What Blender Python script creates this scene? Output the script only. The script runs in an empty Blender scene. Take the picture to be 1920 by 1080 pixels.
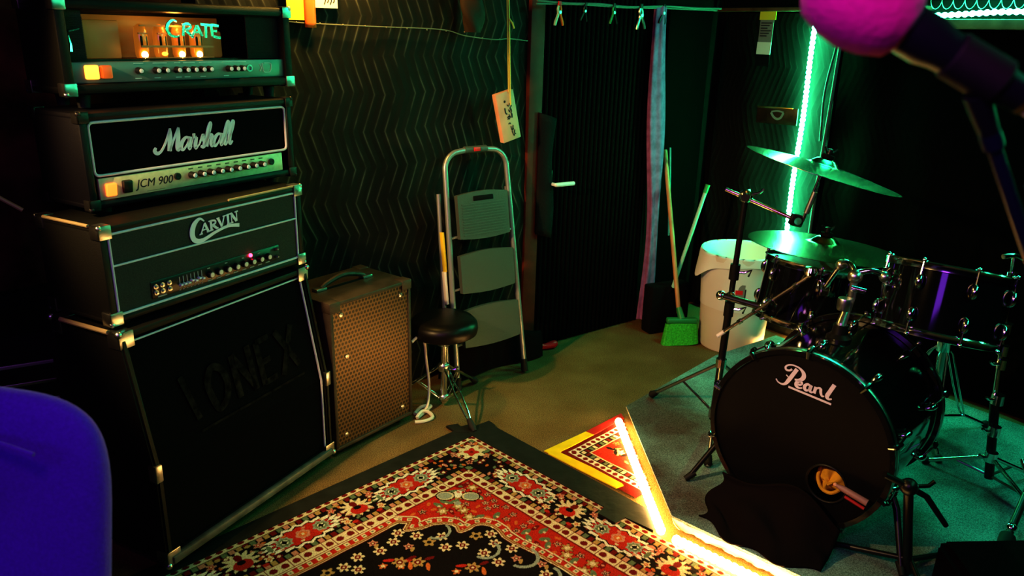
import bpy, bmesh, math, random
import numpy as np
from mathutils import Vector, Matrix, Euler
random.seed(7)
rng = np.random.default_rng(5)
C = bpy.context.scene.collection
PI = math.pi
R = math.radians

# ------------------------------------------------------------------ materials
def new_mat(name):
    m = bpy.data.materials.new(name); m.use_nodes = True
    nt = m.node_tree
    return m, nt, nt.nodes['Principled BSDF']

def mat(name, col, rough=.5, metal=0., emit=None, es=0., noise=0., nscale=40., bump=0., bscale=200., coat=0., spec=None, alpha=None, trans=0., sheen=0.):
    m, nt, b = new_mat(name)
    b.inputs['Base Color'].default_value = (*col, 1)
    b.inputs['Roughness'].default_value = rough
    b.inputs['Metallic'].default_value = metal
    if coat: b.inputs['Coat Weight'].default_value = coat; b.inputs['Coat Roughness'].default_value = .08
    if spec is not None: b.inputs['Specular IOR Level'].default_value = spec
    if sheen: b.inputs['Sheen Weight'].default_value = sheen
    if trans: b.inputs['Transmission Weight'].default_value = trans
    if emit:
        b.inputs['Emission Color'].default_value = (*emit, 1); b.inputs['Emission Strength'].default_value = es
    if noise or bump:
        tc = nt.nodes.new('ShaderNodeTexCoord')
    if noise:
        n = nt.nodes.new('ShaderNodeTexNoise'); n.inputs['Scale'].default_value = nscale; n.inputs['Detail'].default_value = 4
        nt.links.new(tc.outputs['Object'], n.inputs['Vector'])
        r = nt.nodes.new('ShaderNodeMapRange')
        r.inputs[1].default_value = .3; r.inputs[2].default_value = .7
        r.inputs[3].default_value = 1 - noise; r.inputs[4].default_value = 1 + noise
        nt.links.new(n.outputs['Fac'], r.inputs[0])
        mx = nt.nodes.new('ShaderNodeVectorMath'); mx.operation = 'SCALE'
        mx.inputs[0].default_value = col
        nt.links.new(r.outputs[0], mx.inputs['Scale']); nt.links.new(mx.outputs[0], b.inputs['Base Color'])
    if bump:
        n2 = nt.nodes.new('ShaderNodeTexNoise'); n2.inputs['Scale'].default_value = bscale; n2.inputs['Detail'].default_value = 3
        nt.links.new(tc.outputs['Object'], n2.inputs['Vector'])
        bp = nt.nodes.new('ShaderNodeBump'); bp.inputs['Strength'].default_value = bump; bp.inputs['Distance'].default_value = .004
        nt.links.new(n2.outputs['Fac'], bp.inputs['Height']); nt.links.new(bp.outputs[0], b.inputs['Normal'])
    return m

def mth(nt, op, a, b=None, c=None):
    n = nt.nodes.new('ShaderNodeMath'); n.operation = op
    for i, v in enumerate((a, b, c)):
        if v is None: continue
        if isinstance(v, (int, float)): n.inputs[i].default_value = v
        else: nt.links.new(v, n.inputs[i])
    return n.outputs[0]

def quilt_mat(name, base, line, sp=.045, per=.3, amp=.055, bs=.9, sp_=.25):
    """quilted moving-blanket cloth, chevron stitching in object x / z"""
    m, nt, b = new_mat(name)
    tc = nt.nodes.new('ShaderNodeTexCoord'); sx = nt.nodes.new('ShaderNodeSeparateXYZ')
    nt.links.new(tc.outputs['Object'], sx.inputs[0])
    n = nt.nodes.new('ShaderNodeTexNoise'); n.inputs['Scale'].default_value = 2.2
    nt.links.new(tc.outputs['Object'], n.inputs['Vector'])
    wob = mth(nt, 'MULTIPLY', mth(nt, 'SUBTRACT', n.outputs['Fac'], .5), .09)
    z = mth(nt, 'ADD', sx.outputs['Z'], wob)
    tri = mth(nt, 'MULTIPLY', mth(nt, 'ABSOLUTE', mth(nt, 'SUBTRACT', mth(nt, 'FRACT', mth(nt, 'DIVIDE', z, per)), .5)), 2)
    u = mth(nt, 'ADD', mth(nt, 'ADD', sx.outputs['X'], mth(nt, 'MULTIPLY', wob, .5)), mth(nt, 'MULTIPLY', tri, amp))
    t = mth(nt, 'MULTIPLY', mth(nt, 'ABSOLUTE', mth(nt, 'SUBTRACT', mth(nt, 'FRACT', mth(nt, 'DIVIDE', u, sp)), .5)), 2)
    h = mth(nt, 'POWER', t, 9.)
    n3 = nt.nodes.new('ShaderNodeTexNoise'); n3.inputs['Scale'].default_value = 9.
    nt.links.new(tc.outputs['Object'], n3.inputs['Vector'])
    mr = nt.nodes.new('ShaderNodeMapRange'); mr.inputs[1].default_value = .35; mr.inputs[2].default_value = .7
    nt.links.new(n3.outputs['Fac'], mr.inputs[0])
    hh = mth(nt, 'MULTIPLY', h, mr.outputs[0])
    mx = nt.nodes.new('ShaderNodeMix'); mx.data_type = 'RGBA'
    mx.inputs[6].default_value = (*base, 1); mx.inputs[7].default_value = (*line, 1)
    nt.links.new(hh, mx.inputs[0]); nt.links.new(mx.outputs[2], b.inputs['Base Color'])
    bp = nt.nodes.new('ShaderNodeBump'); bp.inputs['Strength'].default_value = bs; bp.inputs['Distance'].default_value = .008
    nt.links.new(t, bp.inputs['Height']); nt.links.new(bp.outputs[0], b.inputs['Normal'])
    b.inputs['Roughness'].default_value = .75
    b.inputs['Specular IOR Level'].default_value = sp_
    return m

def carpet_mat(name, c1, c2, sc=3., fine=260., c3=None):
    m, nt, b = new_mat(name)
    tc = nt.nodes.new('ShaderNodeTexCoord')
    n1 = nt.nodes.new('ShaderNodeTexNoise'); n1.inputs['Scale'].default_value = sc; n1.inputs['Detail'].default_value = 5
    n2 = nt.nodes.new('ShaderNodeTexNoise'); n2.inputs['Scale'].default_value = fine; n2.inputs['Detail'].default_value = 2
    for n in (n1, n2): nt.links.new(tc.outputs['Object'], n.inputs['Vector'])
    mr = nt.nodes.new('ShaderNodeMapRange'); mr.inputs[1].default_value = .35; mr.inputs[2].default_value = .65
    nt.links.new(n1.outputs['Fac'], mr.inputs[0])
    mx = nt.nodes.new('ShaderNodeMix'); mx.data_type = 'RGBA'
    mx.inputs[6].default_value = (*c1, 1); mx.inputs[7].default_value = (*c2, 1)
    nt.links.new(mr.outputs[0], mx.inputs[0])
    r2 = nt.nodes.new('ShaderNodeMapRange'); r2.inputs[1].default_value = .3; r2.inputs[2].default_value = .7; r2.inputs[3].default_value = .45; r2.inputs[4].default_value = 1.5
    nt.links.new(n2.outputs['Fac'], r2.inputs[0])
    vm = nt.nodes.new('ShaderNodeVectorMath'); vm.operation = 'SCALE'
    nt.links.new(mx.outputs[2], vm.inputs[0]); nt.links.new(r2.outputs[0], vm.inputs['Scale'])
    nt.links.new(vm.outputs[0], b.inputs['Base Color'])
    bp = nt.nodes.new('ShaderNodeBump'); bp.inputs['Strength'].default_value = .5; bp.inputs['Distance'].default_value = .004
    nt.links.new(n2.outputs['Fac'], bp.inputs['Height']); nt.links.new(bp.outputs[0], b.inputs['Normal'])
    b.inputs['Roughness'].default_value = .95; b.inputs['Specular IOR Level'].default_value = .1
    return m

def attr_mat(name, rough=.95):
    m, nt, b = new_mat(name)
    a = nt.nodes.new('ShaderNodeVertexColor'); a.layer_name = 'weave'
    tc = nt.nodes.new('ShaderNodeTexCoord')
    n2 = nt.nodes.new('ShaderNodeTexNoise'); n2.inputs['Scale'].default_value = 320.
    nt.links.new(tc.outputs['Object'], n2.inputs['Vector'])
    r2 = nt.nodes.new('ShaderNodeMapRange'); r2.inputs[1].default_value = .3; r2.inputs[2].default_value = .7; r2.inputs[3].default_value = .6; r2.inputs[4].default_value = 1.35
    nt.links.new(n2.outputs['Fac'], r2.inputs[0])
    vm = nt.nodes.new('ShaderNodeVectorMath'); vm.operation = 'SCALE'
    nt.links.new(a.outputs['Color'], vm.inputs[0]); nt.links.new(r2.outputs[0], vm.inputs['Scale'])
    nt.links.new(vm.outputs[0], b.inputs['Base Color'])
    bp = nt.nodes.new('ShaderNodeBump'); bp.inputs['Strength'].default_value = .4; bp.inputs['Distance'].default_value = .003
    nt.links.new(n2.outputs['Fac'], bp.inputs['Height']); nt.links.new(bp.outputs[0], b.inputs['Normal'])
    b.inputs['Roughness'].default_value = rough; b.inputs['Specular IOR Level'].default_value = .1
    return m

M = {}
M['vinyl'] = mat('black_vinyl', (.0075, .008, .008), .5, spec=.3, bump=.25, bscale=500)
M['vinyl2'] = mat('dark_side_vinyl', (.006, .006, .010), .45, spec=.3, bump=.25, bscale=500)
M['brownvinyl'] = mat('worn_brown_vinyl', (.05, .037, .026), .5, bump=.4, bscale=260, noise=.35, nscale=14)
M['grillcloth'] = mat('black_grille_cloth', (.0045, .0045, .006), .9, bump=.6, bscale=700, spec=.1)
M['greencloth'] = mat('charcoal_front_cloth', (.045, .05, .042), .85, bump=.4, bscale=600, noise=.2, nscale=300, spec=.2)
M['white'] = mat('white_plastic', (.75, .73, .75), .5)
M['piping'] = mat('pale_piping', (.62, .6, .62), .45)
M['goldpanel'] = mat('brushed_gold_panel', (.62, .52, .33), .45, metal=.3, noise=.12, nscale=60)
M['greypanel'] = mat('grey_metal_panel', (.16, .21, .20), .4, metal=.4)
M['blackpanel'] = mat('black_metal_panel', (.012, .012, .013), .35)
M['black'] = mat('black_plastic', (.012, .012, .013), .4)
M['blackmatte'] = mat('matte_black', (.010, .010, .011), .85, spec=.15)
M['rubber'] = mat('black_rubber', (.012, .012, .012), .7)
M['chrome'] = mat('chrome', (.78, .78, .78), .14, metal=1)
M['steel'] = mat('dull_steel', (.55, .56, .55), .32, metal=1)
M['alu'] = mat('grey_painted_tube', (.38, .40, .40), .38, metal=.6)
M['brass'] = mat('aged_brass', (.75, .52, .2), .3, metal=1)
M['amber'] = mat('lit_amber', (1, .3, .05), .4, emit=(1, .27, .03), es=3.2)
M['amberdim'] = mat('dim_amber', (.5, .09, .02), .4, emit=(1, .2, .03), es=.28)  # weak amber glow put into the second rocker switch
M['redlit'] = mat('lit_red', (1, .1, .05), .4, emit=(1, .16, .02), es=2.2)
M['redled'] = mat('red_led', (1, .02, .05), .4, emit=(1, .02, .06), es=14)
M['filament'] = mat('glowing_filament', (1, .7, .3), .4, emit=(1, .52, .12), es=22)
M['tubeglass'] = mat('amber_tube_glass', (.35, .14, .03), .15, emit=(1, .33, .03), es=.24)
M['tubeplate'] = mat('tube_anode_plate', (.03, .025, .02), .4, metal=.5)
M['brownbox'] = mat('amber_glow_chassis', (.34, .19, .07), .5, emit=(1, .42, .07), es=.05)  # valve glow put into chassis parts as faint emission
M['wood'] = mat('pale_pine', (.78, .40, .26), .6, noise=.15, nscale=9)
M['woodhandle'] = mat('orange_wood_handle', (.55, .25, .11), .5, noise=.2, nscale=12)
M['darkwood'] = mat('dark_wood_rail', (.13, .075, .04), .6, noise=.4, nscale=14)
M['ink'] = mat('marker_ink', (.02, .015, .03), .7)
M['yellowcord'] = mat('yellow_cord', (.75, .55, .12), .6)
M['yellowtape'] = mat('yellow_tape', (.85, .60, .02), .45, noise=.1, nscale=20)
M['redtape'] = mat('red_tape', (.42, .02, .02), .5)
M['orange'] = mat('orange_tape', (.85, .16, .02), .5)
M['yellowpaper'] = mat('yellow_paper', (.85, .62, .05), .7)
M['whitepaper'] = mat('white_paper', (.85, .8, .7), .7)
M['blacktape'] = mat('black_gaffer_tape', (.016, .016, .015), .55, bump=.3, bscale=30, noise=.3, nscale=20)
M['greentread'] = mat('grey_plastic_tread', (.085, .10, .09), .5, bump=.25, bscale=300)
M['curtain'] = mat('grey_purple_cloth', (.30, .12, .26), .9, bump=.3, bscale=120, noise=.25, nscale=25, spec=.1)
M['doortrim'] = mat('dark_brown_trim', (.12, .018, .013), .7, noise=.3, nscale=10)
M['foam'] = mat('black_foam', (.020, .018, .020), .95, bump=.5, bscale=90, spec=.1)
M['greenbristle'] = mat('green_bristles', (.06, .55, .06), .5, noise=.35, nscale=120)
M['greenplastic'] = mat('green_plastic', (.03, .28, .09), .45)
M['greenstick'] = mat('pale_green_stick', (.35, .6, .45), .4)
M['bin'] = mat('white_bin_plastic', (.74, .68, .60), .5)
M['liner'] = mat('white_bin_liner', (.80, .78, .74), .4, bump=.4, bscale=14)
M['label'] = mat('grey_label', (.25, .23, .22), .6)
M['redplastic'] = mat('red_plastic', (.75, .02, .03), .35)
M['cymbal'] = mat('cymbal_bronze', (.46, .40, .24), .24, metal=1, noise=.15, nscale=8)
M['gloss'] = mat('gloss_black_lacquer', (.008, .009, .010), .08, coat=1)
M['head'] = mat('black_drum_head', (.006, .006, .007), .55, spec=.2)
M['clearhead'] = mat('dark_coated_head', (.03, .03, .03), .4)
M['logo'] = mat('lilac_white_print', (.62, .56, .72), .6)
M['hoop'] = mat('black_hoop_lacquer', (.012, .012, .012), .15, coat=.6)
M['yellowcloth'] = mat('mustard_cloth', (.62, .34, .03), .9, bump=.5, bscale=60, noise=.2, nscale=18)
M['blackcloth'] = mat('black_cloth', (.012, .009, .010), .95, bump=.6, bscale=40, spec=.08)
M['purple'] = mat('purple_upholstery', (.11, .022, .50), .9, bump=.35, bscale=350, noise=.12, nscale=200, sheen=.3)
M['pinkfoam'] = mat('hot_pink_foam', (.85, .03, .38), .95, bump=.4, bscale=160, sheen=.2)
M['micbody'] = mat('dark_blue_black_mic', (.012, .013, .022), .38)
M['mauve'] = mat('mauve_plastic', (.5, .38, .5), .4)
M['cable'] = mat('white_cable', (.72, .66, .52), .5)
M['yellowcable'] = mat('yellow_cable', (.75, .45, .03), .5)
M['ledgreen'] = mat('green_led_rope', (.5, 1, .7), .4, emit=(.06, 1, .38), es=150)
M['ledgreen2'] = mat('green_led_rope_far', (.5, 1, .7), .4, emit=(.06, 1, .42), es=60)
M['ledwarm'] = mat('warm_led_rope', (1, .8, .5), .4, emit=(1, .60, .20), es=46)
M['plywood'] = mat('pale_plywood_edge', (.42, .34, .22), .6, noise=.4, nscale=16)
M['tin'] = mat('dark_tin_plaque', (.05, .035, .022), .4, metal=.5, noise=.4, nscale=25)
M['greyhandle'] = mat('bright_lever', (.85, .88, .86), .3)
M['ribfoam'] = mat('ribbed_black_panel', (.005, .0045, .0045), .8, spec=.08)
M['ceil'] = mat('dark_ceiling', (.02, .02, .022), .9)
M['wallpaint'] = mat('black_wall_paint', (.004, .004, .004), .85, noise=.3, nscale=6, spec=.15)
M['quilt'] = quilt_mat('black_quilted_blanket', (.011, .011, .010), (.13, .125, .10), sp=.048, bs=.2)
M['quilt3'] = quilt_mat('black_quilted_blanket_shaded', (.002, .002, .002), (.004, .004, .004), .035, .42, .07, bs=.05, sp_=.04)  # darker copy of the blanket cloth, with shade put into its colour
M['quilt2'] = quilt_mat('black_quilted_blanket_fine', (.009, .009, .009), (.026, .026, .026), .035, .42, .07, bs=.10, sp_=.1)
M['floor'] = carpet_mat('brown_floor_carpet', (.17, .10, .042), (.24, .15, .07))
M['drumrug'] = carpet_mat('grey_carpet_teal_light', (.12, .105, .095), (.27, .44, .43), 2.6)  # teal LED light and brown warm light put into the colour blotches
M['weave'] = attr_mat('oriental_weave')
M['tapestrym'] = mat('brown_tapestry', (.055, .026, .014), .9, noise=.9, nscale=7, spec=.1)

def perf_mat():
    m, nt, b = new_mat('perforated_steel_grille')
    tc = nt.nodes.new('ShaderNodeTexCoord'); sx = nt.nodes.new('ShaderNodeSeparateXYZ')
    nt.links.new(tc.outputs['Object'], sx.inputs[0])
    p = .0165
    row = mth(nt, 'FLOOR', mth(nt, 'DIVIDE', sx.outputs['Z'], p))
    odd = mth(nt, 'MULTIPLY', mth(nt, 'FRACT', mth(nt, 'MULTIPLY', row, .5)), 1.)
    fx = mth(nt, 'SUBTRACT', mth(nt, 'FRACT', mth(nt, 'ADD', mth(nt, 'DIVIDE', sx.outputs['X'], p), odd)), .5)
    fz = mth(nt, 'SUBTRACT', mth(nt, 'FRACT', mth(nt, 'DIVIDE', sx.outputs['Z'], p)), .5)
    d = mth(nt, 'SQRT', mth(nt, 'ADD', mth(nt, 'MULTIPLY', fx, fx), mth(nt, 'MULTIPLY', fz, fz)))
    hole = mth(nt, 'LESS_THAN', d, .36)
    mx = nt.nodes.new('ShaderNodeMix'); mx.data_type = 'RGBA'
    mx.inputs[6].default_value = (.165, .10, .05, 1); mx.inputs[7].default_value = (.004, .003, .003, 1)
    nt.links.new(hole, mx.inputs[0]); nt.links.new(mx.outputs[2], b.inputs['Base Color'])
    nt.links.new(mth(nt, 'MULTIPLY', mth(nt, 'SUBTRACT', 1., hole), .55), b.inputs['Metallic'])
    b.inputs['Roughness'].default_value = .45
    return m
M['perf'] = perf_mat()

# ------------------------------------------------------------------ mesh building
def crom(pts, n=6, closed=False):
    P = [np.array(p, float) for p in pts]; out = []
    k = len(P)
    rngk = range(k if closed else k - 1)
    for i in rngk:
        if closed: a, b, c, d = P[i - 1], P[i], P[(i + 1) % k], P[(i + 2) % k]
        else: a, b, c, d = P[max(i - 1, 0)], P[i], P[i + 1], P[min(i + 2, k - 1)]
        for j in range(n):
            t = j / n
            out.append(.5 * ((2 * b) + (c - a) * t + (2 * a - 5 * b + 4 * c - d) * t * t + (3 * b - a - 3 * c + d) * t ** 3))
    if not closed: out.append(P[-1])
    return out

class MB:
    def __init__(s): s.bm = bmesh.new()
    def _add(s, verts, faces):
        vs = [s.bm.verts.new(tuple(v)) for v in verts]
        for f in faces:
            try: s.bm.faces.new([vs[i] for i in f])
            except ValueError: pass
        return vs
    def box(s, c, d, bev=0., rot=None, seg=2):
        b = bmesh.new(); bmesh.ops.create_cube(b, size=1.)
        for v in b.verts: v.co = Vector((v.co.x * d[0], v.co.y * d[1], v.co.z * d[2]))
        if bev: bmesh.ops.bevel(b, geom=b.edges[:], offset=bev, segments=seg, affect='EDGES', profile=.5)
        mx = Matrix.Translation(c)
        if rot is not None: mx = mx @ Euler(rot).to_matrix().to_4x4()
        bmesh.ops.transform(b, matrix=mx, verts=b.verts)
        s.merge(b); return s
    def merge(s, b):
        b.verts.index_update()
        vs = [s.bm.verts.new(v.co) for v in b.verts]
        for f in b.faces:
            try: s.bm.faces.new([vs[v.index] for v in f.verts])
            except ValueError: pass
        b.free()
    def box2(s, a, b, bev=0., seg=2):
        return s.box([(a[i] + b[i]) / 2 for i in range(3)], [abs(b[i] - a[i]) for i in range(3)], bev, seg=seg)
    def path(s, pts, r, seg=8, smooth=0, closed=False, cap=True, flat=None):
        P = [np.array(p, float) for p in pts]
        if not hasattr(r, '__len__'): r = [r] * len(P)
        if smooth:
            Q = crom([list(p) + [q] for p, q in zip(P, r)], smooth, closed); P = [q[:3] for q in Q]; r = [max(q[3], 1e-4) for q in Q]
        k = len(P); rings = []
        up = None
        for i in range(k):
            if closed: t = P[(i + 1) % k] - P[i - 1]
            else: t = P[min(i + 1, k - 1)] - P[max(i - 1, 0)]
            t = Vector(t).normalized()
            if up is None:
                up = Vector((0, 0, 1)) if abs(t.z) < .9 else Vector((1, 0, 0))
                up = (up - t * up.dot(t)).normalized()
            else:
                up = (up - t * up.dot(t))
                up = up.normalized() if up.length > 1e-6 else t.orthogonal().normalized()
            sd = t.cross(up)
            ring = []
            for j in range(seg):
                a = 2 * PI * j / seg
                ring.append(s.bm.verts.new(Vector(P[i]) + (up * math.cos(a) + sd * math.sin(a)) * r[i]))
            rings.append(ring)
        for i in range(k if closed else k - 1):
            A, B = rings[i], rings[(i + 1) % k]
            for j in range(seg):
                s.bm.faces.new((A[j], A[(j + 1) % seg], B[(j + 1) % seg], B[j]))
        if cap and not closed:
            s.bm.faces.new(rings[0][::-1]); s.bm.faces.new(rings[-1])
        return s
    def cyl(s, a, b, r0, r1=None, seg=16): return s.path([a, b], [r0, r0 if r1 is None else r1], seg)
    def lathe(s, prof, mx=None, seg=32, cap=True, a0=0., a1=2 * PI):
        mx = mx or Matrix.Identity(4); full = abs(a1 - a0 - 2 * PI) < 1e-6
        rings = []
        for r_, z in prof:
            rings.append([s.bm.verts.new(mx @ Vector((r_ * math.cos(a0 + (a1 - a0) * j / seg), r_ * math.sin(a0 + (a1 - a0) * j / seg), z))) for j in range(seg if full else seg + 1)])
        n = len(rings[0])
        for A, B in zip(rings, rings[1:]):
            for j in range(n if full else n - 1):
                s.bm.faces.new((A[j], A[(j + 1) % n], B[(j + 1) % n], B[j]))
        if cap and full:
            if prof[0][0] > 1e-5: s.bm.faces.new(rings[0][::-1])
            if prof[-1][0] > 1e-5: s.bm.faces.new(rings[-1])
        return s
    def ball(s, c, r, sc=(1, 1, 1), seg=16):
        b = bmesh.new(); bmesh.ops.create_uvsphere(b, u_segments=seg, v_segments=max(6, seg // 2), radius=r)
        for v in b.verts: v.co = Vector((v.co.x * sc[0] + c[0], v.co.y * sc[1] + c[1], v.co.z * sc[2] + c[2]))
        s.merge(b); return s
    def grid(s, fn, nu, nv):
        vs = [[s.bm.verts.new(fn(i / (nu - 1), j / (nv - 1))) for j in range(nv)] for i in range(nu)]
        for i in range(nu - 1):
            for j in range(nv - 1):
                s.bm.faces.new((vs[i][j], vs[i + 1][j], vs[i + 1][j + 1], vs[i][j + 1]))
        return s
    def slab(s, poly, z0, z1):
        n = len(poly)
        lo = [s.bm.verts.new((p[0], p[1], z0)) for p in poly]; hi = [s.bm.verts.new((p[0], p[1], z1)) for p in poly]
        s.bm.faces.new(lo[::-1]); s.bm.faces.new(hi)
        for i in range(n): s.bm.faces.new((lo[i], lo[(i + 1) % n], hi[(i + 1) % n], hi[i]))
        return s
    def plate(s, poly, y0, y1):
        """polygon in x/z extruded along y"""
        n = len(poly)
        lo = [s.bm.verts.new((p[0], y0, p[1])) for p in poly]; hi = [s.bm.verts.new((p[0], y1, p[1])) for p in poly]
        s.bm.faces.new(lo); s.bm.faces.new(hi[::-1])
        for i in range(n): s.bm.faces.new((lo[(i + 1) % n], lo[i], hi[i], hi[(i + 1) % n]))
        return s
    def side(s, poly, x0, x1):
        """polygon in y/z extruded along x"""
        n = len(poly)
        lo = [s.bm.verts.new((x0, p[0], p[1])) for p in poly]; hi = [s.bm.verts.new((x1, p[0], p[1])) for p in poly]
        s.bm.faces.new(lo[::-1]); s.bm.faces.new(hi)
        for i in range(n): s.bm.faces.new((lo[i], lo[(i + 1) % n], hi[(i + 1) % n], hi[i]))
        return s
    def ribbon(s, pts, r, y=0., th=.0015, smooth=5):
        """brush stroke in the x/z plane facing -y; pts (x,z) or (x,z,r)"""
        Q = [(p[0], p[1], p[2] if len(p) > 2 else r) for p in pts]
        Q = crom(Q, smooth) if smooth and len(Q) > 2 else [np.array(q) for q in Q]
        k = len(Q); L = []; Rr = []
        for i in range(k):
            t = Q[min(i + 1, k - 1)][:2] - Q[max(i - 1, 0)][:2]
            t = t / (np.hypot(*t) + 1e-9); n = np.array([-t[1], t[0]])
            w = max(Q[i][2], 1e-4)
            a = Q[i][:2] + n * w; b = Q[i][:2] - n * w
            L.append((s.bm.verts.new((a[0], y - th, a[1])), s.bm.verts.new((a[0], y, a[1]))))
            Rr.append((s.bm.verts.new((b[0], y - th, b[1])), s.bm.verts.new((b[0], y, b[1]))))
        for i in range(k - 1):
            s.bm.faces.new((L[i][0], L[i + 1][0], Rr[i + 1][0], Rr[i][0]))
            s.bm.faces.new((L[i][1], L[i + 1][1], L[i + 1][0], L[i][0]))
            s.bm.faces.new((Rr[i][0], Rr[i + 1][0], Rr[i + 1][1], Rr[i][1]))
        s.bm.faces.new((L[0][0], Rr[0][0], Rr[0][1], L[0][1])); s.bm.faces.new((Rr[-1][0], L[-1][0], L[-1][1], Rr[-1][1]))
        return s
    def xform(s, mx): bmesh.ops.transform(s.bm, matrix=mx, verts=s.bm.verts); return s
    def build(s, name, m, parent=None, smooth=40, loc=None, rot=None):
        me = bpy.data.meshes.new(name); s.bm.normal_update(); s.bm.to_mesh(me); s.bm.free()
        if smooth:
            me.polygons.foreach_set('use_smooth', [True] * len(me.polygons))
            me.set_sharp_from_angle(angle=R(smooth))
        me.materials.append(M[m] if isinstance(m, str) else m)
        o = bpy.data.objects.new(name, me); C.objects.link(o)
        if parent is not None: o.parent = parent
        if loc is not None: o.location = loc
        if rot is not None: o.rotation_euler = rot
        return o

def tag(o, label=None, cat=None, group=None, kind=None):
    if label: o['label'] = label
    if cat: o['category'] = cat
    if group: o['group'] = group
    if kind: o['kind'] = kind
    return o
def thing(name, label, cat, loc=(0, 0, 0), rot=(0, 0, 0), group=None):
    o = bpy.data.objects.new(name, None); C.objects.link(o); o.empty_display_size = .1
    o.location = loc; o.rotation_euler = rot
    return tag(o, label, cat, group)
def copy_tree(o, parent=None):
    c = o.copy(); C.objects.link(c)
    if parent is not None: c.parent = parent
    for ch in list(o.children): copy_tree(ch, c)
    return c
def text_mb(txt, size, m, parent, name, loc, rot=(PI / 2, 0, 0), shear=0., ext=.0008, label=None):
    cu = bpy.data.curves.new(name, 'FONT'); cu.body = txt; cu.size = size; cu.shear = shear; cu.extrude = ext; cu.align_x = 'CENTER'; cu.align_y = 'CENTER'
    t = bpy.data.objects.new(name, cu); C.objects.link(t)
    bpy.context.view_layer.update()
    me = bpy.data.meshes.new_from_object(t.evaluated_get(bpy.context.evaluated_depsgraph_get()))
    bpy.data.objects.remove(t); bpy.data.curves.remove(cu)
    me.materials.clear(); me.materials.append(M[m]); me.name = name
    o = bpy.data.objects.new(name, me); C.objects.link(o); o.parent = parent; o.location = loc; o.rotation_euler = rot
    if label: o['label'] = label
    return o

# ------------------------------------------------------------------ the room
WO = Vector((.08, 3.817, 0)); WA = R(38)              # back wall: origin and direction
aw = Vector((math.cos(WA), math.sin(WA), 0)); nw = Vector((aw.y, -aw.x, 0))
def wall_pt(s_, z, off=0.): p = WO + aw * s_ + nw * off; return Vector((p.x, p.y, z))
CORNER = WO + aw * 1.35
RB = WA - PI / 2                                       # right wall runs from the corner towards the viewer
br = Vector((math.cos(RB), math.sin(RB), 0)); nr = -aw
def rwall_pt(t, z, off=0.): p = CORNER + br * t + nr * off; return Vector((p.x, p.y, z))

o = MB().box2((-5.2, -3.5, -.1), (5., 7., 0)).build('floor', 'floor', smooth=0); tag(o, kind='structure')
o = MB().box2((-4.4, .0, 0), (1.45, .1, 2.5)).build('wall_back', 'wallpaint', smooth=0, loc=WO, rot=(0, 0, WA)); tag(o, kind='structure')
o = MB().box2((-.1, 0, 0), (5.2, .1, 2.5)).build('wall_right', 'wallpaint', smooth=0, loc=CORNER, rot=(0, 0, RB)); tag(o, kind='structure')
lw = WO + aw * -4.3
o = MB().box2((0, -.1, 0), (4.2, 0, 2.5)).build('wall_left', 'wallpaint', smooth=0, loc=lw, rot=(0, 0, RB)); tag(o, kind='structure')
o = MB().box2((-5.2, -3.5, 2.5), (5., 7., 2.6)).build('ceiling', 'ceil', smooth=0); tag(o, kind='structure')

# door: ribbed black sheet on a flush door
d = thing('door_1', None, None, WO, (0, 0, WA)); tag(d, kind='structure')
b = MB().box2((.03, -.03, .012), (.80, -.002, 1.95))
x = .05
while x < .79:
    b.lathe([(.011, .015), (.011, 1.94)], Matrix.Translation((x, -.03, 0)), 8); x += .0315
b.build('door_panel', 'ribfoam', d)
h = MB().box2((.055, -.045, .86), (.105, -.028, .955), .006).build('lock_plate', 'blackpanel', d)
MB().path([(.085, -.05, .888), (.085, -.085, .888), (.10, -.092, .887), (.205, -.092, .885)], [.009, .009, .011, .011], 10, smooth=4).build('door_handle', 'greyhandle', d)['label'] = 'bright metal lever handle'
o = MB().box2((-.065, -.045, 0), (.02, -.001, 1.98), .006).build('trim_1', 'doortrim', smooth=40, loc=WO, rot=(0, 0, WA)); tag(o, kind='structure')
# foam strip along the door edge
o = MB().grid(lambda u, v: (-.005 + .095 * u + .012 * math.sin(v * 7) * u, -.055 - .018 * math.sin(u * 2.6) , .64 + .60 * v - .03 * u), 8, 18).build('foam_strip', 'foam', loc=WO, rot=(0, 0, WA))
md = o.modifiers.new('thick', 'SOLIDIFY'); md.thickness = .012
tag(o, 'short strip of dark foam stuck over the door edge beside the lever', 'foam strip')

# big quilted blanket left of the door
def blanket(name, m, s0, s1, z0, z1, label, loc, rot, amp=.018, off=.02, nu=90, nv=60, seed=0, edge=0.):
    ph = [seed * 1.7 + i for i in range(6)]
    def f(u, v):
        s_ = s0 + (s1 - s0) * u; z = z0 + (z1 - z0) * v
        w = amp * (.5 * math.sin(s_ * 9 + ph[0] + .6 * math.sin(z * 3)) + .35 * math.sin(s_ * 21 + ph[1] + z * 2) + .3 * math.sin(z * 5 + ph[2] + s_ * 2)) * (1.15 - .6 * v)
        s2 = s_ + edge * (u ** 12) * math.sin(z * 6 + 1) * .5
        return (s2, -off - abs(amp) - w, z)
    o = MB().grid(f, nu, nv).build(name, m, smooth=180, loc=loc, rot=rot)
    tag(o, label, 'blanket')
    return o
blanket('moving_blanket', 'quilt', -1.55, -.055, .012, 2.1, 'black quilted moving blanket with chevron stitching behind the stepladder', WO, (0, 0, WA), seed=1, edge=.02, amp=.011, off=.012)
qb = blanket('moving_blanket', 'quilt2', .06, .775, .03, 1.735, 'black quilted blanket behind the green vertical light strip', CORNER, (0, 0, RB), amp=.014, seed=3, edge=.03)
hm = MB().path([(.79 - .012 * k + .006 * math.sin(k * 5), -.055 - .012 * math.sin(k * 4), 1.73 - 1.2 * k) for k in np.linspace(0, 1, 14)], .009, 8, smooth=3)
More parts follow.
